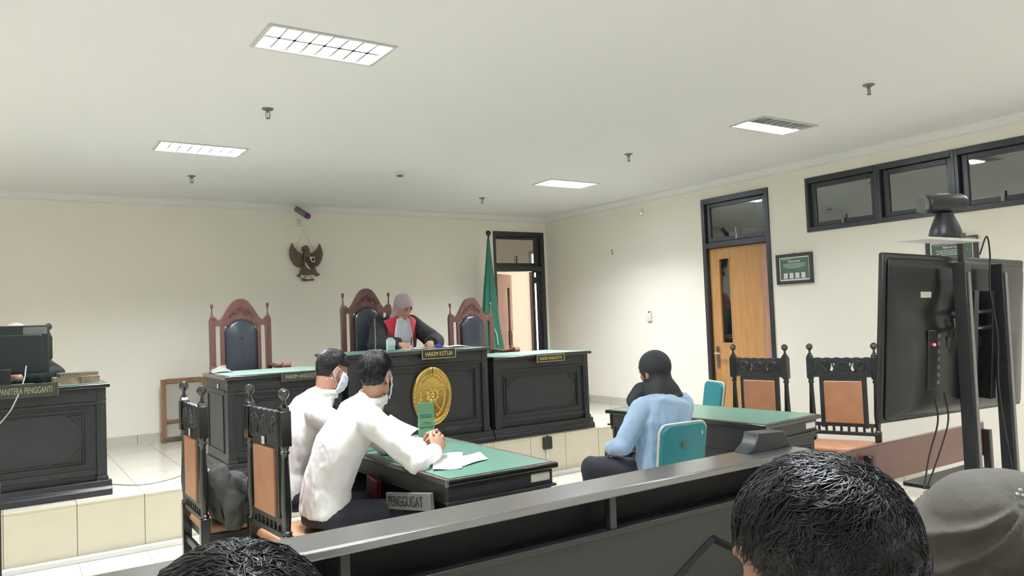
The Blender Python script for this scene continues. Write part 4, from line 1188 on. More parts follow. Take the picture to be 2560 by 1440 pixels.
# ------------------------------------------------------------------ television on stand
t = thing('television_stand', 'black two post television stand with shelf at the right', 'stand', (3.55, 1.72, 0))
for x in (3.355, 3.68):
    MB().box(x, x + .045, 1.60, 1.655, .02, 1.665 if x < 3.5 else 1.66).build('post', 'plastic', t, bevel=.003, world=True)
    MB().box(x + .012, x + .033, 1.595, 1.60, .1, 1.62).build('post_strip', 'grey', t, world=True)
for x in (3.50,):
    MB().box(x, x + .035, 1.675, 1.70, 1.13, 1.80).build('bracket', 'frame', t, bevel=.002, world=True)
for z in (1.38, 1.45):
    MB().tube([(3.37, 1.665, z), (3.72, 1.665, z)], .010, 10).build('cross_tube', 'metal', t, world=True)
MB().box(3.06, 3.50, 1.60, 1.72, 1.752, 1.763).build('top_shelf', 'whiteplastic', t, bevel=.002, world=True)
MB().box(3.45, 3.66, 1.69, 1.71, 1.765, 1.785).build('shelf_arm', 'grey', t, world=True)
MB().box(3.40, 3.95, 1.76, 1.95, .675, .695).build('equipment_shelf', 'plastic', t, bevel=.004, world=True)
for x in (3.38, 3.70):
    MB().box(x - .03, x + .03, 1.3, 2.1, 0, .03).build('foot', 'plastic', t, bevel=.006, world=True)
t = thing('television', 'large black flat television seen from behind', 'television', (3.562, 1.75, 1.35))
sh_ = MB().box(-.58, .58, -.005, .022, -.35, .35).build('screen_frame', 'tvback', t, bevel=.008)
secs = []
for y_, x_, z0_, z1_ in ((-.005, .565, -.34, .335), (-.018, .55, -.335, .30), (-.03, .50, -.32, .10), (-.045, .46, -.30, .02), (-.05, .42, -.27, -.03)):
    secs.append([(-x_, y_, z0_), (x_, y_, z0_), (x_, y_, z1_), (-x_, y_, z1_)])
MB().loft(secs).build('back_shell', 'tvback', t, bevel=.012)
MB().box(-.345, -.265, -.026, -.020, .158, .192).build('sticker', 'sticker', t)
b = MB().box(-.33, -.27, -.056, -.048, -.22, .03)
pp = b.build('port_panel', 'plastic', t, bevel=.003)
b = MB()
for k in range(7): b.box(-.262, -.25, -.062, -.048, -.20 + k * .033, -.184 + k * .033)
b.build('connectors', 'grey', pp, bevel=.002)
MB().ell((-.29, -.058, -.03), .006).build('power_light', 'redled', pp)
MB().box(-.18, .3, -.054, -.046, -.05, .0).box(-.06, -.02, -.10, -.03, -.28, .2).box(.10, .14, -.10, -.03, -.28, .2).build('mount_bracket', 'plastic', t, bevel=.003)
MB().tube([(-.14, -.06, .08), (-.12, -.075, -.08), (-.08, -.075, -.1), (-.05, -.06, .07)], .006, 6).build('cable_loop', 'cablegrey', t)
t.rotation_euler = (R_(4), R_(1.2), R_(-1.5))
t = thing('conference_webcam', 'grey conference webcam on top of the television stand', 'camera', (3.33, 1.66, 1.764))
MB().lathe([(0, 0), (.062, 0), (.064, .02), (.058, .045), (.040, .09), (.032, .11), (0, .112)], n=28).build('base', 'plastic', t)
hd = MB().tube([(-.075, 0, .15), (-.07, 0, .15), (.075, 0, .152), (.085, 0, .152)], [.036, .040, .040, .036], 20).build('camera_head', 'plastic', t)
MB().tube([(-.095, .01, .15), (-.075, .01, .15)], [.034, .036], 20).build('end_ring', 'grey', hd)
MB().box(-.03, .02, -.015, .01, .186, .194).build('status_panel', 'sticker', hd, bevel=.002)
t.rotation_euler = (0, 0, R_(-30))
tag(MB().tube(spl([(3.26, 1.71, 1.10), (3.255, 1.70, 1.0), (3.265, 1.75, .85), (3.30, 1.80, .70)]), .0035, 6).build('hdmi_cable', 'cable'), 'black cable hanging from the television ports, left one', 'cable', 'television cables')
tag(MB().tube(spl([(3.30, 1.69, 1.12), (3.32, 1.69, 1.0), (3.36, 1.76, .84), (3.37, 1.82, .70)]), .0035, 6).build('power_cable', 'cable'), 'black cable hanging from the television ports, right one', 'cable', 'television cables')
tag(MB().tube(spl([(3.55, 1.63, 1.70), (3.60, 1.62, 1.78), (3.62, 1.62, 1.70), (3.60, 1.62, 1.55), (3.62, 1.61, 1.35), (3.60, 1.61, 1.15), (3.63, 1.61, .95), (3.66, 1.6, .72), (3.64, 1.6, .55)]), .0035, 6).build('long_cable', 'cable'), 'long looping black cable hanging down between the two stand posts', 'cable', 'television cables')

# ================================================================== PEOPLE
def remesh(mb, voxel, smooth_it=4, fac=.5):
    me = mb.mesh('tmp')
    o = bpy.data.objects.new('tmp', me); COL.objects.link(o)
    m = o.modifiers.new('r', 'REMESH'); m.mode = 'VOXEL'; m.voxel_size = voxel
    if smooth_it:
        s = o.modifiers.new('s', 'SMOOTH'); s.factor = fac; s.iterations = smooth_it
    dg = bpy.context.evaluated_depsgraph_get()
    out = bpy.data.meshes.new_from_object(o.evaluated_get(dg))
    bpy.data.objects.remove(o); bpy.data.meshes.remove(me)
    return out
def wrinkle(me, amp, sc_, seed=0, stretch=(1, 1, 1), ridge=True):
    n = len(me.vertices)
    no = [v.normal.copy() for v in me.vertices]
    for v, nn in zip(me.vertices, no):
        p = Vector((v.co.x * stretch[0], v.co.y * stretch[1], v.co.z * stretch[2])) * sc_ + Vector((seed, seed * 2.3, 0))
        p += noise.noise_vector(p * .6) * .7
        a = noise.noise(p)
        if ridge: a = 1 - 2.2 * abs(a)
        v.co += nn * amp * (a + .4 * noise.noise(p * 2.7))
    me.update()

class Head:
    def __init__(s, c, yaw, pitch=0, roll=0, scale=1.0):
        """yaw: 0 = facing +Y, positive turns towards +X ; pitch positive looks down"""
        s.c = Vector(c)
        s.M = Matrix.Translation(s.c) @ Matrix.Rotation(R_(-yaw), 4, 'Z') @ Matrix.Rotation(R_(-pitch), 4, 'X') @ Matrix.Rotation(R_(roll), 4, 'Y') @ Matrix.Scale(scale, 4)
    def p(s, x, y, z): return s.M @ Vector((x, y, z))
    def add(s, b):
        h = MB()
        h.ell((0, -.012, .028), (.073, .092, .086), nu=24, nv=16).ell((0, .018, -.02), (.064, .070, .075), nu=20, nv=14)
        h.ell((0, .046, -.072), (.040, .044, .040)).ell((0, .070, -.094), (.020, .017, .016))
        for q in (-1, 1):
            h.tube([(q * .054, -.005, -.045), (q * .046, .03, -.082), (q * .022, .066, -.095)], [.018, .018, .014], 8)
            h.ell((q * .038, .057, -.025), (.019, .017, .02))
            R = Matrix.Rotation(R_(q * -18), 3, 'Z')
            h.ell((q * .075, -.012, -.012), (.008, .018, .031), R)
            h.ell((q * .078, -.002, -.035), (.007, .009, .010))
        h.cap([(0, .080, .015), (0, .097, -.028)], [.008, .0115], 8).ell((-.010, .088, -.031), (.008, .009, .007)).ell((.010, .088, -.031), (.008, .009, .007))
        h.ell((0, .086, -.058), (.022, .009, .006)).ell((0, .085, -.067), (.019, .009, .007))
        h.tube([(-.045, .066, .024), (-.02, .081, .026), (.02, .081, .026), (.045, .066, .024)], .0085, 8)
        b.merge(h, s.M)
    def face(s, parent, brows=True, lips=True, closed=False):
        if brows:
            for q in (-1, 1):
                MB().tube([s.p(q * .046, .071, .030), s.p(q * .032, .086, .036), s.p(q * .014, .090, .031)], .0032 , 6).build('eyebrow', 'brow', parent, world=True)
                e = MB().ell(s.p(q * .030, .073, .008), .0125, nu=12, nv=10).build('eye', 'skin' if closed else 'eye', parent, world=True)
                if closed:
                    MB().tube([s.p(q * .041, .080, .0035), s.p(q * .030, .086, .001), s.p(q * .019, .082, .0035)], .0013, 5).build('eyelash', 'brow', parent, world=True)
                else:
                    MB().ell(s.p(q * .030, .083, .007), .0055, nu=10, nv=8).build('iris', 'brow', e, world=True)
        if lips:
            MB().tube([s.p(-.021, .085, -.062), s.p(-.008, .094, -.059), s.p(0, .0945, -.0605), s.p(.008, .094, -.059), s.p(.021, .085, -.062)], [.001, .003, .0028, .003, .001], 6).tube([s.p(-.018, .086, -.065), s.p(0, .094, -.069), s.p(.018, .086, -.065)], [.001, .0038, .001], 6).build('lips', 'lip', parent, world=True)
    def mask(s, parent):
        b = MB(); n, m = 18, 10; vs = []
        for j in range(m + 1):
            v = j / m
            for i in range(n + 1):
                u = -1 + 2 * i / n
                a_ = u * R_(68)
                r_x = .071 + .006 * math.sin(v * PI); r_y = .099 + .028 * math.sin(min(1, .12 + v * .88) * PI) ** .7 * (1 - abs(u)) - .004 * v
                z = -.008 - .098 * v + .022 * abs(u) ** 1.5 * (v - .5) * -1.6
                pl_ = .0022 * math.sin(v * PI * 6)
                vs.append(s.p((r_x + pl_) * math.sin(a_) * 1.0, .012 + (r_y + pl_) * math.cos(a_) - .012, z))
        b.add(vs, [(j * (n + 1) + i, j * (n + 1) + i + 1, (j + 1) * (n + 1) + i + 1, (j + 1) * (n + 1) + i) for j in range(m) for i in range(n)])
        mk = b.build('face_mask', 'mask', parent, world=True, solid=.002, smooth=180)
        for q in (-1, 1):
            MB().tube([s.p(q * .062, .042, -.022), s.p(q * .078, .015, .010), s.p(q * .083, -.018, .016), s.p(q * .083, -.030, -.010), s.p(q * .079, -.01, -.042), s.p(q * .064, .030, -.075)], .0016, 5).build('ear_loop', 'mask', mk, world=True)

def hair_mesh(H, name, parent, n=3000, seed=1, length=(.022, .04), r=.0012, style='short', lift=.35, wave=0.0, m='hair', cap_noise=.002, vol=0.0):
    rng = np.random.RandomState(seed)
    C0 = np.array((0, -.012, .028)); RX_ = np.array((.0765, .0955, .0895))
    def lim(az):      # min elevation of hair for azimuth (0=front)
        a = np.abs(az)
        xs = np.radians([0, 35, 50, 62, 80, 92, 108, 130, 180])
        ys = np.radians([40, 38, 26, 14, 8, 4, -34, -50, -53])
        return np.interp(a, xs, ys)
    V = []; F = []
    # scalp cap
    nu, nv = 56, 28
    idx = {}
    for j in range(nv + 1):
        for i in range(nu):
            az = -PI + 2 * PI * i / nu
            e0 = lim(az); el = e0 + (PI / 2 - e0) * j / nv
            d = np.array((math.sin(az) * math.cos(el), math.cos(az) * math.cos(el), math.sin(el)))
            k = (noise.noise(Vector((d[0] * 26, d[1] * 12, d[2] * 12)) + Vector((seed, 0, 0))) + .5 * noise.noise(Vector(d * 9 + seed))) * cap_noise
            edge = min(1, j / 3)
            if d[2] < 0: d = d * np.array((1, 1, 1.3))
            p = C0 + d * (RX_ * (1.0 + (.02 + vol * max(0, d[2])) * edge)) + d * k * edge
            idx[(j, i)] = len(V); V.append(p)
    for j in range(nv):
        for i in range(nu):
            F.append((idx[(j, i)], idx[(j, (i + 1) % nu)], idx[(j + 1, (i + 1) % nu)], idx[(j + 1, i)]))
    crown = np.array((.01, -.055, .095)); crown = crown / np.linalg.norm(crown)
    cnt = 0
    while cnt < n:
        d = rng.normal(size=3); d /= np.linalg.norm(d)
        near = cnt % 9 == 0
        if near: d = crown + rng.normal(size=3) * .16; d /= np.linalg.norm(d)
        az = math.atan2(d[0], d[1]); el = math.asin(d[2])
        if el < lim(az) + .02: continue
        cnt += 1
        p = C0 + d * RX_ * (1.01 + vol * max(0, d[2])) * np.array((1, 1, 1.3 if d[2] < 0 else 1))
        t = d - crown * 0.9
        if near: t = rng.normal(size=3)
        t = t - d * t.dot(d)
        if np.linalg.norm(t) < 1e-3: t = np.array((1., 0, 0))
        t /= np.linalg.norm(t)
        # swirl and forward comb on top
        sw = np.cross(d, t)
        top = max(0, d[2])
        fl = noise.noise(Vector(d * (3.5 + wave * 6) + seed * 1.7)) * (1.2 + wave * 7)
        t = t + sw * (.35 + fl) + np.array((0, .6, 0)) * top * (d[1] > -.3)
        t = t - d * t.dot(d); t /= np.linalg.norm(t)
        L = (length[0] + (length[1] - length[0]) * top) * rng.uniform(.7, 1.25)
        lf_ = lift * (rng.uniform(.4, 1.3) + .8 * noise.noise(Vector(d * 7 + 3))) * (.3 + .7 * top)
        rr = r * rng.uniform(.7, 1.4)
        side = np.cross(d, t)
        base = len(V); S = 5
        q = p.copy(); dirn = t + d * lf_; dirn /= np.linalg.norm(dirn)
        ph = rng.uniform(0, 6)
        clump = noise.noise(Vector(d * 9 + 11)) * .5
        for k in range(S):
            f = k / (S - 1)
            w_ = rr * (1 - .85 * f ** 1.5)
            off = side * math.sin(f * 3 + clump * 6) * wave * L
            for a_ in (0, 2.1, 4.2):
                V.append(q + off + side * math.cos(a_) * w_ + d * math.sin(a_) * w_)
            dirn = dirn - d * (.35 * lf_ + .1); dirn /= np.linalg.norm(dirn)
            q = q + dirn * L / (S - 1)
            e = (q - C0) / RX_; ln = np.linalg.norm(e)
            tgt = 1.04 + vol * max(0, e[2] / ln) + (cap_noise * 8 if vol else 0) * rng.uniform(0, 1)
            if ln < tgt: q = C0 + e / ln * tgt * RX_
        for k in range(S - 1):
            for a_ in range(3):
                F.append((base + k * 3 + a_, base + k * 3 + (a_ + 1) % 3, base + (k + 1) * 3 + (a_ + 1) % 3, base + (k + 1) * 3 + a_))
    V = np.array(V)
    Mn = np.array(H.M)
    V = V @ Mn[:3, :3].T + Mn[:3, 3]
    me = bpy.data.meshes.new(name)
    me.from_pydata(V.tolist(), [], F)
    me.update()
    return put(name, me, m, parent, smooth=180, world=True)

def hand(b, wrist, d, up, side, curl=(40, 50, 30), spread=6, scale=1.0, thumb=(35, 20), r=.0085):
    """wrist point, d finger direction, up = back-of-hand direction, side=+1 thumb on (d x up) side"""
    w_ = Vector(wrist); d = Vector(d).normalized(); up = Vector(up); up = (up - d * up.dot(d)).normalized()
    lat = d.cross(up) * side
    S = scale
    L = .088 * S
    secs = []
    for f, hw, th in ((-.12, .026, .019), (.1, .030, .018), (.45, .038, .016), (.8, .041, .014), (1.0, .039, .011)):
        c = w_ + d * L * f
        secs.append([c + lat * hw * S * math.cos(2 * PI * k / 14) + up * th * S * math.sin(2 * PI * k / 14) for k in range(14)])
    b.loft(secs)
    lens = ((.042, .025, .021), (.046, .029, .022), (.042, .027, .021), (.033, .020, .019))
    for i in range(4):
        o = (1.5 - i) * .0195 * S
        c = w_ + d * L * (.97 - abs(i - 1) * .03) + lat * o
        a0 = R_((1.5 - i) * spread)
        fd = (d * math.cos(a0) + lat * math.sin(a0)).normalized()
        pts = [c - fd * .015 * S]; ang = 0; pts.append(c)
        for k in range(3):
            ang += R_(curl[k] if not isinstance(curl[k], (list, tuple)) else curl[k][i])
            v = fd * math.cos(ang) - up * math.sin(ang)
            c = c + v * lens[i][k] * S; pts.append(c)
        rr = r * S * (1.0 if i < 3 else .88)
        b.cap(pts, [rr, rr * 1.02, rr * .95, rr * .88, rr * .75], 10)
    t0 = w_ + d * .018 * S + lat * .022 * S
    a1, a2 = R_(thumb[0]), R_(thumb[1])
    v1 = (d * math.cos(a1) + lat * math.sin(a1) - up * .25).normalized()
    v2 = (d * math.cos(a2) + lat * math.sin(a2) * .6 - up * .5).normalized()
    p1 = t0 + v1 * .040 * S; p2 = p1 + v2 * .032 * S; p3 = p2 + v2 * .024 * S
    b.cap([t0, p1, p2, p3], [.013 * S, .0115 * S, .0105 * S, .008 * S], 10)

def torso(b, pts, lat, rx, ry, n=24, lat2=None):
    """pts: centers bottom to top; lat: lateral unit vector (interpolates to lat2)"""
    pts = [Vector(p) for p in pts]; lat = Vector(lat).normalized(); l2 = Vector(lat2).normalized() if lat2 else lat
    secs = []
    for i, p in enumerate(pts):
        t = (pts[min(i + 1, len(pts) - 1)] - pts[max(i - 1, 0)]).normalized()
        f = i / (len(pts) - 1)
        l = (lat * (1 - f) + l2 * f); l = (l - t * l.dot(t)).normalized()
        q = t.cross(l)
        ring = []
        for k in range(n):
            a_ = 2 * PI * k / n
            ring.append(p + l * rx[i] * math.copysign(abs(math.cos(a_)) ** .9, math.cos(a_)) + q * ry[i] * math.copysign(abs(math.sin(a_)) ** .9, math.sin(a_)))
        secs.append(ring)
    b.loft(secs)

def shoes(parent, ank, yaw):
    d = Vector((math.sin(R_(yaw)), math.cos(R_(yaw)), 0))
    for a_ in ank:
        a_ = Vector(a_); f = Vector((a_.x, a_.y, a_.z - a_.z + .04))
        b = MB(); secs = []
        l = Vector((d.y, -d.x, 0))
        for t_, w_, h_ in ((-.07, .022, .06), (-.05, .036, .075), (0, .038, .085), (.06, .042, .065), (.12, .046, .05), (.17, .038, .04), (.195, .018, .03)):
            c = Vector((a_.x, a_.y, 0)) + d * t_
            z0 = a_.z - .09
            secs.append([c + l * w_ * x + Vector((0, 0, z0 + h_ * z)) for x, z in ((-1, 0), (1, 0), (1, .5), (.6, 1), (-.6, 1), (-1, .5))])
        b.loft(secs).build('shoe', 'plastic', parent, world=True, bevel=.008, smooth=60)

def person(label, base, skin='skin'):
    t = thing('person', label, 'person', base)
    return t

# ------------------------------------------------------- man in front (clasped hands)
def seated_man(label, base, P, skin, hands_fn, shirt='shirt', voxel=.0065, seed=1, mask=True, hair_n=2600, shirt_amp=.005):
    t = person(label, base)
    hd = Head(P['head'], *P['hrot'])
    lat = (Vector(P['shR']) - Vector(P['shL'])).normalized(); hl = P.get('hlat', lat)
    b = MB(); hd.add(b)
    nk = Vector(P['neck'])
    b.cap([nk - Vector((0, 0, .06)), nk, hd.p(0, -.022, -.05)], [.058, .056, .056])
    torso(b, P['spine'], hl, [.14, .12, .14, .155, .07], [.10, .085, .10, .095, .05], lat2=lat)
    for s_ in ('R', 'L'):
        b.cap([P['sh' + s_], P['el' + s_], P['wr' + s_]], [.045, .036, .027])
        b.cap([P['hip' + s_], P['kn' + s_], P['an' + s_]], [.075, .052, .036])
        an = Vector(P['an' + s_]); b.ell((an.x, an.y, an.z - .03), (.04, .05, .035))
    hands_fn(b)
    me = remesh(b, voxel, 3)
    put('body', me, skin, t, world=True, smooth=180)
    # trousers
    b = MB()
    sp = [Vector(p) for p in P['spine']]
    torso(b, [sp[0] - Vector((0, 0, .055)), sp[0], sp[0] * .6 + sp[1] * .4], hl, [.15, .160, .140], [.11, .112, .098])
    for s_ in ('R', 'L'):
        b.cap([P['hip' + s_], P['kn' + s_]], [.084, .066]); b.cap([P['kn' + s_], Vector(P['an' + s_]) + Vector((0, 0, .01))], [.068, .056])
    me = remesh(b, .011, 4); wrinkle(me, .005, 9, seed)
    put('trousers', me, P.get('trousers', 'trousers'), t, world=True, smooth=180)
    shoes(t, (P['anR'], P['anL']), P['yaw'])
    # shirt
    b = MB()
    torso(b, [sp[0] - Vector((0, 0, .01)), sp[0] * .5 + sp[1] * .5, sp[1], sp[2], sp[3], sp[3] * .45 + sp[4] * .55, sp[4]], hl, [.168, .162, .152, .172, .168, .112, .068], [.122, .120, .116, .122, .108, .082, .066], lat2=lat)
    for s_ in ('R', 'L'):
        sh_, el_, wr_ = Vector(P['sh' + s_]), Vector(P['el' + s_]), Vector(P['wr' + s_])
        b.cap([sh_, sh_ * .5 + el_ * .5, el_, el_ * .5 + wr_ * .5, wr_ - (wr_ - el_).normalized() * .012], [.072, .066, .059, .05, .041])
        d_ = (wr_ - el_).normalized()
        b.tube([wr_ - d_ * .055, wr_ - d_ * .002], [.043, .043], 16)
    nd = (hd.p(0, -.022, -.05) - nk).normalized()
    b.tube([nk - nd * .035, nk + nd * .004], [.078, .067], 20)
    me = remesh(b, .0075, 3); wrinkle(me, shirt_amp, 8.5, seed + 3, (1, 1, .7)); wrinkle(me, shirt_amp * .5, 22, seed + 5, (1, 1, .5))
    so = put('shirt', me, shirt, t, world=True, smooth=180)
    q0, q1 = Matrix.Rotation(0, 3, 'Z'), 0
    cb = MB()
    n = 28; vs = []
    for j, (hh, rr) in enumerate(((-.022, .080), (.002, .074), (.013, .069), (.012, .073), (-.010, .083))):
        u = Vector((1, 0, 0)); u = (u - nd * u.dot(nd)).normalized(); v = nd.cross(u)
        vs.append([nk + nd * hh + (u * math.cos(2 * PI * k / n) + v * math.sin(2 * PI * k / n)) * rr for k in range(n)])
    cb.loft(vs, caps=False).build('collar', shirt, so, world=True, solid=.002, smooth=60)
    if mask: hd.mask(t)
    hd.face(t, lips=not mask)
    return t, hd

# man 2 : nearer, hands clasped
P2 = dict(head=(1.662, 3.80, 1.228), hrot=(57, 10, 0), neck=(1.64, 3.805, 1.125),
          spine=[(1.40, 3.92, .535), (1.415, 3.91, .68), (1.475, 3.875, .87), (1.575, 3.835, 1.02), (1.635, 3.81, 1.105)],
          shR=(1.565, 3.665, 1.01), shL=(1.62, 3.985, 1.01), elR=(1.735, 3.49, .80), elL=(1.80, 4.03, .82),
          wrR=(1.90, 3.625, .815), wrL=(1.925, 3.80, .82),
          hipR=(1.42, 3.82, .52), hipL=(1.42, 4.02, .52), knR=(1.84, 3.78, .495), knL=(1.84, 4.02, .495), anR=(1.79, 3.78, .09), anL=(1.79, 4.03, .09), yaw=90,
          hlat=(-.05, -1, 0))
def hands2(b):
    wr, wl = Vector(P2['wrR']), Vector(P2['wrL'])
    hand(b, wr, (.60, .42, .42), (.30, -.85, .25), -1, curl=(58, 66, 30), spread=3, thumb=(40, 10), r=.0090, scale=1.14)
    hand(b, wl, (.70, -.36, .44), (.25, .9, .2), 1, curl=(64, 62, 25), spread=3, thumb=(40, 5), r=.0090, scale=1.14)
m2, hd2 = seated_man('person in white shirt with hands clasped on the table, facing away', (1.335, 3.92, 0), P2, 'skin', hands2, voxel=.005, seed=2)
hair_mesh(hd2, 'hair', m2, n=6500, seed=4, length=(.020, .062), r=.0015, lift=1.1, wave=.2, cap_noise=.005, vol=.10)

# man 1 : further, looking down at paper
P1 = dict(head=(1.655, 4.43, 1.232), hrot=(84, 26, 0), neck=(1.605, 4.43, 1.115),
          spine=[(1.375, 4.52, .535), (1.39, 4.51, .68), (1.445, 4.48, .88), (1.535, 4.45, 1.02), (1.605, 4.435, 1.10)],
          shR=(1.505, 4.28, 1.01), shL=(1.53, 4.60, 1.01), elR=(1.70, 4.19, .83), elL=(1.73, 4.66, .83),
          wrR=(1.90, 4.26, .845), wrL=(1.92, 4.50, .83),
          hipR=(1.40, 4.43, .52), hipL=(1.40, 4.62, .52), knR=(1.82, 4.40, .495), knL=(1.82, 4.64, .495), anR=(1.81, 4.40, .09), anL=(1.81, 4.64, .09), yaw=90,
          hlat=(-.05, -1, 0))
def hands1(b):
    hand(b, P1['wrR'], (.9, .1, .15), (-.2, -.5, .85), -1, curl=(38, 50, 30), thumb=(40, 20))
    hand(b, P1['wrL'], (.95, -.25, -.1), (0, .2, .95), 1, curl=(30, 35, 20), thumb=(40, 20))
m1, hd1 = seated_man('person in white shirt and face mask reading papers, head bent down', (1.20, 4.55, 0), P1, 'skin2', hands1, seed=8)
hair_mesh(hd1, 'hair', m1, n=5200, seed=9, length=(.016, .048), r=.0015, lift=.8, wave=.15, cap_noise=.004, vol=.04)

# ------------------------------------------------------- headscarf builder
def scarf(H, name, m, parent, drape=None, open_face=True, seed=0, amp=.004, extra=None, voxel=.007):
    b = MB()
    h = MB()
    h.ell((0, -.018, .030), (.088, .108, .100), nu=28, nv=18)
    h.ell((0, -.022, -.04), (.080, .088, .09), nu=24, nv=14)
    h.cap([(0, -.02, -.06), (0, -.01, -.15)], [.076, .088], 20)
    h.ell((0, .045, -.115), (.062, .048, .045))
    b.merge(h, H.M)
    if extra: extra(b)
    me = remesh(b, voxel, 4)
    wrinkle(me, amp, 9, seed, (1, 1, .5))
    if open_face:
        Mi = H.M.inverted()
        bm = bmesh.new(); bm.from_mesh(me)
        dl = [v for v in bm.verts if (lambda q: q.y > .035 and (q.x / .054) ** 2 + ((q.z + .020) / .082) ** 2 < 1)(Mi @ v.co)]
        bmesh.ops.delete(bm, geom=dl, context='VERTS')
        bm.to_mesh(me); bm.free()
    return put(name, me, m, parent, world=True, smooth=180)

# ------------------------------------------------------- judge
t = person('person in mauve headscarf and black and red robe writing at the central bench', (3.27, 7.0, ZP))
HJ = Head((3.288, 6.825, 1.65), 168, 34, 0)
b = MB(); HJ.add(b)
b.cap([(3.275, 6.98, 1.52), (3.28, 6.93, 1.59), HJ.p(0, -.02, -.05)], [.06, .05, .052])
torso(b, [(3.27, 7.04, .96), (3.27, 7.05, 1.14), (3.27, 7.02, 1.36), (3.275, 6.98, 1.50), (3.28, 6.95, 1.57)], (-1, 0, 0), [.14, .12, .14, .15, .06], [.09, .08, .09, .085, .05])
arms = {'R': [(3.10, 6.98, 1.50), (2.97, 6.76, 1.30), (3.11, 6.54, 1.295)], 'L': [(3.45, 6.98, 1.50), (3.59, 6.76, 1.30), (3.42, 6.52, 1.295)]}
for k, a_ in arms.items(): b.cap(a_, [.04, .035, .027])
hand(b, arms['R'][2], (.55, -.55, -.05), (-.1, -.5, .9), 1, curl=(50, 60, 35), thumb=(30, 10), r=.009)
hand(b, arms['L'][2], (-.35, -.6, -.02), (.2, -.75, .6), -1, curl=(45, 55, 30), thumb=(35, 10), r=.009)
for s_ in (-1, 1):
    b.cap([(3.27 + s_ * .1, 7.04, .95), (3.27 + s_ * .12, 6.68, .94), (3.27 + s_ * .12, 6.66, .50)], [.075, .052, .036])
put('body', remesh(b, .0055, 3), 'skin', t, world=True, smooth=180)
HJ.face(t, closed=True)
b = MB()      # robe
torso(b, [(3.27, 7.03, .93), (3.27, 7.04, 1.12), (3.27, 7.01, 1.35), (3.275, 6.975, 1.50), (3.28, 6.95, 1.565)], (-1, 0, 0), [.22, .20, .19, .185, .09], [.15, .14, .135, .12, .08])
for k, a_ in arms.items():
    s0, e0, w0 = [Vector(q) for q in a_]
    b.cap([s0, s0 * .5 + e0 * .5, e0, e0 * .45 + w0 * .55], [.076, .083, .088, .075])
    d_ = (w0 - e0).normalized()
    b.tube([e0, w0 - d_ * .015 - Vector((0, 0, .0))], [.088, .066], 18)
for s_ in (-1, 1): b.cap([(3.27 + s_ * .1, 7.02, .96), (3.27 + s_ * .13, 6.66, .95), (3.27 + s_ * .13, 6.66, .45)], [.12, .10, .11])
me = remesh(b, .010, 4); wrinkle(me, .007, 8, 3, (1, 1, .5))
for v in me.vertices:
    pass
robe = put('robe', me, 'robe', t, world=True, smooth=180)
# red front panels following the chest, offset from the robe surface
def chest_pt(u, v):
    """u lateral -1..1 , v 0 top .. 1 bottom ; front of chest"""
    z = 1.595 - v * .34
    f = v
    cy = 6.955 + .065 * f; ry = .118 + .035 * min(1, f * 1.5); rx = .175 + .035 * min(1, f * 2)
    a_ = u * R_(80)
    top = max(0, .25 - v)
    return Vector((3.277 - math.sin(a_) * rx, cy - math.cos(a_) * ry - .012, z - .35 * top * abs(u) * 1.0))
for s_ in (-1, 1):
    n, m_ = 8, 12; vs = []
    for j in range(m_ + 1):
        for i in range(n + 1):
            v = j / m_; inner = .22 + .02 * v; outer = 1.0 - .30 * v
            u = s_ * (inner + (outer - inner) * i / n)
            p = chest_pt(u, v); p.y -= .006 * abs(math.sin(i * 1.2 + j * .3)); vs.append(p)
    MB().add(vs, [(j * (n + 1) + i, j * (n + 1) + i + 1, (j + 1) * (n + 1) + i + 1, (j + 1) * (n + 1) + i) for j in range(m_) for i in range(n)]).build('red_bib', 'red', robe, world=True, solid=.02, smooth=180)
n, m_ = 40, 10; vs = []
for j in range(m_ + 1):
    for i in range(n + 1):
        v = j / m_; u = -1 + 2 * i / n
        wd = .25 + .16 * v
        p = chest_pt(u * wd, .12 + v * .95); p.y -= .020 + .008 * math.sin(i * 1.55) + .03 * v
        vs.append(p)
MB().add(vs, [(j * (n + 1) + i, j * (n + 1) + i + 1, (j + 1) * (n + 1) + i + 1, (j + 1) * (n + 1) + i) for j in range(m_) for i in range(n)]).build('pleated_jabot', 'jabot', robe, world=True, solid=.003, smooth=180)
def jx(b):
    b.ell((3.28, 6.93, 1.56), (.085, .075, .045))
scarf(HJ, 'headscarf', 'mauve', t, seed=2, extra=jx, amp=.0035)
tag(MB().tube([(3.175, 6.455, 1.29), (3.20, 6.475, 1.36)], [.0045, .0045], 8).build('pen', 'plastic'), 'black pen held by the woman at the central bench', 'pen')

# ------------------------------------------------------- witness in light blue
PW = dict(head=(3.345, 3.46, 1.142), hrot=(-8, 8, 0), neck=(3.365, 3.40, 1.03),
          spine=[(3.330, 3.42, .54), (3.320, 3.40, .68), (3.325, 3.375, .85), (3.350, 3.38, .96), (3.360, 3.39, 1.01)],
          shR=(3.495, 3.38, .93), shL=(3.185, 3.40, .93), elR=(3.560, 3.50, .72), elL=(3.075, 3.46, .725), wrR=(3.440, 3.72, .66), wrL=(3.200, 3.72, .66),
          hipR=(3.420, 3.46, .545), hipL=(3.230, 3.46, .545), knR=(3.450, 3.86, .53), knL=(3.150, 3.86, .53), anR=(3.450, 3.84, .09), anL=(3.150, 3.84, .09), yaw=0,
          hlat=(1, 0, 0))
def handsW(b):
    hand(b, PW['wrR'], (-.5, .7, -.3), (0, .3, .9), -1, curl=(25, 30, 20)); hand(b, PW['wrL'], (.5, .7, -.3), (0, .3, .9), 1, curl=(25, 30, 20))
mw, hw = seated_man('person in light blue shirt and black headscarf seated on teal chair', (3.33, 3.42, 0), PW, 'skin', handsW, shirt='blueshirt', seed=12, mask=False, shirt_amp=.006)
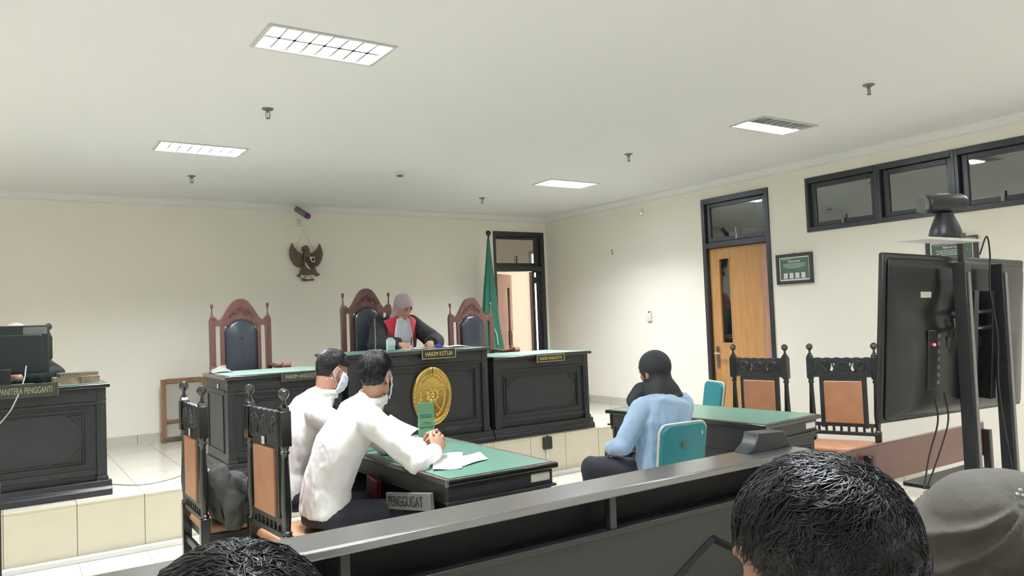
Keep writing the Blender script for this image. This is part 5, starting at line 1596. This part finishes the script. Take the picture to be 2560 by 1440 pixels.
def wx(b):
    torso(b, [(3.358, 3.405, .975), (3.352, 3.41, 1.03), (3.345, 3.43, 1.08)], (1, 0, 0), [.128, .105, .080], [.118, .10, .088])
    b.cap([(3.28, 3.50, 1.02), (3.22, 3.51, .97)], [.06, .05])
scarf(hw, 'headscarf', 'blackscarf', mw, seed=5, extra=wx, amp=.0015)

# ------------------------------------------------------- clerk behind monitor
t = person('person in pink headscarf and black clothes hidden behind the clerk monitor', (.06, 6.85, ZP))
HC_ = Head((.105, 6.80, 1.475), 180, 24, 0)
b = MB(); HC_.add(b)
torso(b, [(.08, 6.90, .95), (.08, 6.9, 1.1), (.09, 6.88, 1.25), (.10, 6.86, 1.33), (.10, 6.84, 1.39)], (-1, 0, 0), [.14, .12, .14, .13, .06], [.09, .08, .09, .08, .05])
for s_ in (-1, 1):
    b.cap([(.09 + s_ * .16, 6.86, 1.30), (.09 + s_ * .26, 6.68, 1.21), (.09 + s_ * .02, 6.50, 1.215)], [.04, .036, .03])
    b.cap([(.08 + s_ * .1, 6.9, .95), (.08 + s_ * .11, 6.72, .94), (.08 + s_ * .11, 6.72, .48)], [.07, .05, .036])
b.cap([(.10, 6.84, 1.36), HC_.p(0, -.02, -.05)], [.05, .05])
hand(b, (.11, 6.50, 1.215), (-.5, -.5, 0), (0, -.3, .9), 1, curl=(30, 40, 25))
put('body', remesh(b, .007, 3), 'skin', t, world=True, smooth=180)
b = MB()
torso(b, [(.08, 6.90, .93), (.08, 6.9, 1.1), (.09, 6.88, 1.25), (.10, 6.86, 1.34), (.10, 6.84, 1.38)], (-1, 0, 0), [.2, .18, .18, .17, .08], [.13, .12, .12, .11, .07])
for s_ in (-1, 1):
    b.cap([(.09 + s_ * .16, 6.86, 1.30), (.09 + s_ * .26, 6.68, 1.22), (.09 + s_ * .06, 6.53, 1.22)], [.065, .062, .048])
    b.cap([(.08 + s_ * .1, 6.9, .96), (.08 + s_ * .12, 6.72, .95), (.08 + s_ * .12, 6.72, .46)], [.1, .08, .08])
me = remesh(b, .010, 3); wrinkle(me, .005, 9, 6)
put('black_robe', me, 'robe', t, world=True, smooth=180)
scarf(HC_, 'headscarf', 'pink', t, seed=7, amp=.003)

# ------------------------------------------------------- foreground audience, seen from behind
def audience(label, H, neck, sh, m_shirt, base, seed, lat):
    t = person(label, base)
    b = MB(); H.add(b)
    nk = Vector(neck); lat = Vector(lat).normalized(); fw_ = Vector((-lat.y, lat.x, 0))
    S = Vector(sh)
    b.cap([nk - Vector((0, 0, .05)), nk, H.p(0, -.022, -.05)], [.062, .058, .060])
    torso(b, [S + Vector((0, 0, -.48)), S + Vector((0, 0, -.33)), S + Vector((0, 0, -.15)), S, nk], lat, [.15, .13, .15, .15, .06], [.10, .09, .10, .09, .055])
    for s_ in (-1, 1):
        a_ = S + lat * s_ * .18 + Vector((0, 0, -.02)); e = a_ + lat * s_ * .04 + Vector((0, 0, -.27)) + fw_ * .03; w0 = e + fw_ * .22 - lat * s_ * .08 + Vector((0, 0, -.02))
        b.cap([a_, e, w0], [.045, .036, .027]); hand(b, w0, fw_ - lat * s_ * .3, (0, 0, 1), s_ * 1, curl=(20, 30, 20))
        hp = S + lat * s_ * .10 + Vector((0, 0, -.50)); kn = hp + fw_ * .42; an = Vector((kn.x, kn.y, .09))
        b.cap([hp, kn, an], [.075, .052, .036])
    put('body', remesh(b, .006, 2), 'skin', t, world=True, smooth=180)
    b = MB()
    torso(b, [S + Vector((0, 0, -.52)), S + Vector((0, 0, -.33)), S + Vector((0, 0, -.15)), S + Vector((0, 0, .01)), nk * .8 + S * .2], lat, [.18, .165, .18, .175, .075], [.13, .125, .13, .115, .07])
    for s_ in (-1, 1):
        a_ = S + lat * s_ * .18 + Vector((0, 0, -.02)); e = a_ + lat * s_ * .04 + Vector((0, 0, -.27)) + fw_ * .03; w0 = e + fw_ * .22 - lat * s_ * .08 + Vector((0, 0, -.02))
        b.cap([a_, e, w0 - (w0 - e) * .1], [.070, .056, .042])
    me = remesh(b, .010, 3); wrinkle(me, .005, 8, seed)
    put('shirt', me, m_shirt, t, world=True, smooth=180)
    b = MB()
    for s_ in (-1, 1):
        hp = S + lat * s_ * .10 + Vector((0, 0, -.50)); kn = hp + fw_ * .42; an = Vector((kn.x, kn.y, .10))
        b.cap([hp, kn, an], [.092, .070, .056])
    me = remesh(b, .012, 3)
    put('trousers', me, 'trousers', t, world=True, smooth=180)
    return t
# bench they sit on
bn = thing('audience_bench', 'dark wooden audience bench under the people in the foreground', 'bench', (.45, .62, 0), R_(-30))
MB().box(-.9, .9, -.22, .22, .40, .44).build('seat', 'black', bn, bevel=.006)
MB().box(-.9, .9, -.27, -.24, .44, .80).build('backrest', 'black', bn, bevel=.006)
for x in (-.85, .85):
    MB().box(x - .03, x + .03, -.27, .2, 0, .40).build('leg', 'black', bn, bevel=.004)
HA = Head((.672, .475, 1.229), 13, 6, 0, 1.0)
ta = audience('person with tousled black hair filling the lower right foreground', HA, (.655, .42, 1.05), (.645, .40, .98), 'trousers', (.645, .40, 0), 21, (.94, -.34, 0))
hair_mesh(HA, 'hair', ta, n=17000, seed=14, length=(.016, .052), r=.0007, lift=1.0, wave=.30, cap_noise=.002)
HB = Head((.155, .655, 1.189), 8, 8, 0, 1.12)
tb = audience('person whose black hair shows at the lower left edge of the photo', HB, (.145, .60, 1.06), (.14, .58, .99), 'trousers', (.14, .58, 0), 25, (.98, -.18, 0))
hair_mesh(HB, 'hair', tb, n=13000, seed=24, length=(.018, .040), r=.0008, lift=.8, wave=.2, cap_noise=.002)
HH = Head((1.087, .510, 1.150), 20, 4, 0, 1.0)
th = audience('person in olive grey headscarf at the right edge of the foreground', HH, (1.09, .45, 1.05), (1.085, .43, .97), 'olive', (1.085, .43, 0), 28, (.94, -.34, 0))
def hx(b):
    b.ell((1.095, .508, 1.165), (.105, .105, .10), nu=28, nv=18)
    torso(b, [(1.09, .44, .94), (1.095, .45, 1.03), (1.10, .47, 1.10), (1.105, .49, 1.15)], (.94, -.34, 0), [.21, .17, .125, .10], [.17, .14, .115, .10], lat2=(.94, -.34, 0))
so = scarf(HH, 'headscarf', 'olive', th, seed=15, extra=hx, amp=.0015, voxel=.0045)
kn_ = Vector((1.096, .481, 1.262)) - Vector((1.087, .510, 0)) - Vector((0, 0, 0))
base_ = Vector(th.location)
kn_w = Vector((1.045, .447, 1.262)) - base_
nrm_ = [v.normal.copy() for v in so.data.vertices]
for v, vn_ in zip(so.data.vertices, nrm_):
    d_ = v.co - kn_w
    l_, z_ = d_.x * .83 - d_.y * .555, d_.z
    rr_ = math.hypot(l_, z_); an_ = math.atan2(z_, l_)
    if z_ < .03:
        a_ = .0085 * min(1, rr_ / .05) * min(1, max(0, (-z_ / max(rr_, .001) - .35) / .35))
        w_ = math.sin(an_ * 15 + 1.5 * math.sin(an_ * 4 + 1) + 6 * rr_)
        v.co += vn_ * a_ * (1 - 1.7 * abs(w_)) * (.6 + .4 * math.sin(an_ * 7))
    v.co -= vn_ * .010 * math.exp(-(rr_ / .02) ** 2)
so.data.update()
b = MB()
for k in range(6): b.ell(kn_w + base_ + Vector((.012 * math.cos(k) * .83, -.555 * .012 * math.cos(k) - .004, .004 * math.sin(k * 2))), .0028, nu=8, nv=6)
b.build('headscarf_pin', 'metal', so, world=True)
# jacket bundled on the further chair
me = remesh(jacket(), .006, 3); wrinkle(me, .024, 5.5, 31, (1, 1, .6)); wrinkle(me, .007, 14, 33, (1, 1, .5))
tag(put('jacket', me, 'bag', None, smooth=180), 'crumpled olive grey jacket heaped on the seat of the further left chair', 'jacket')
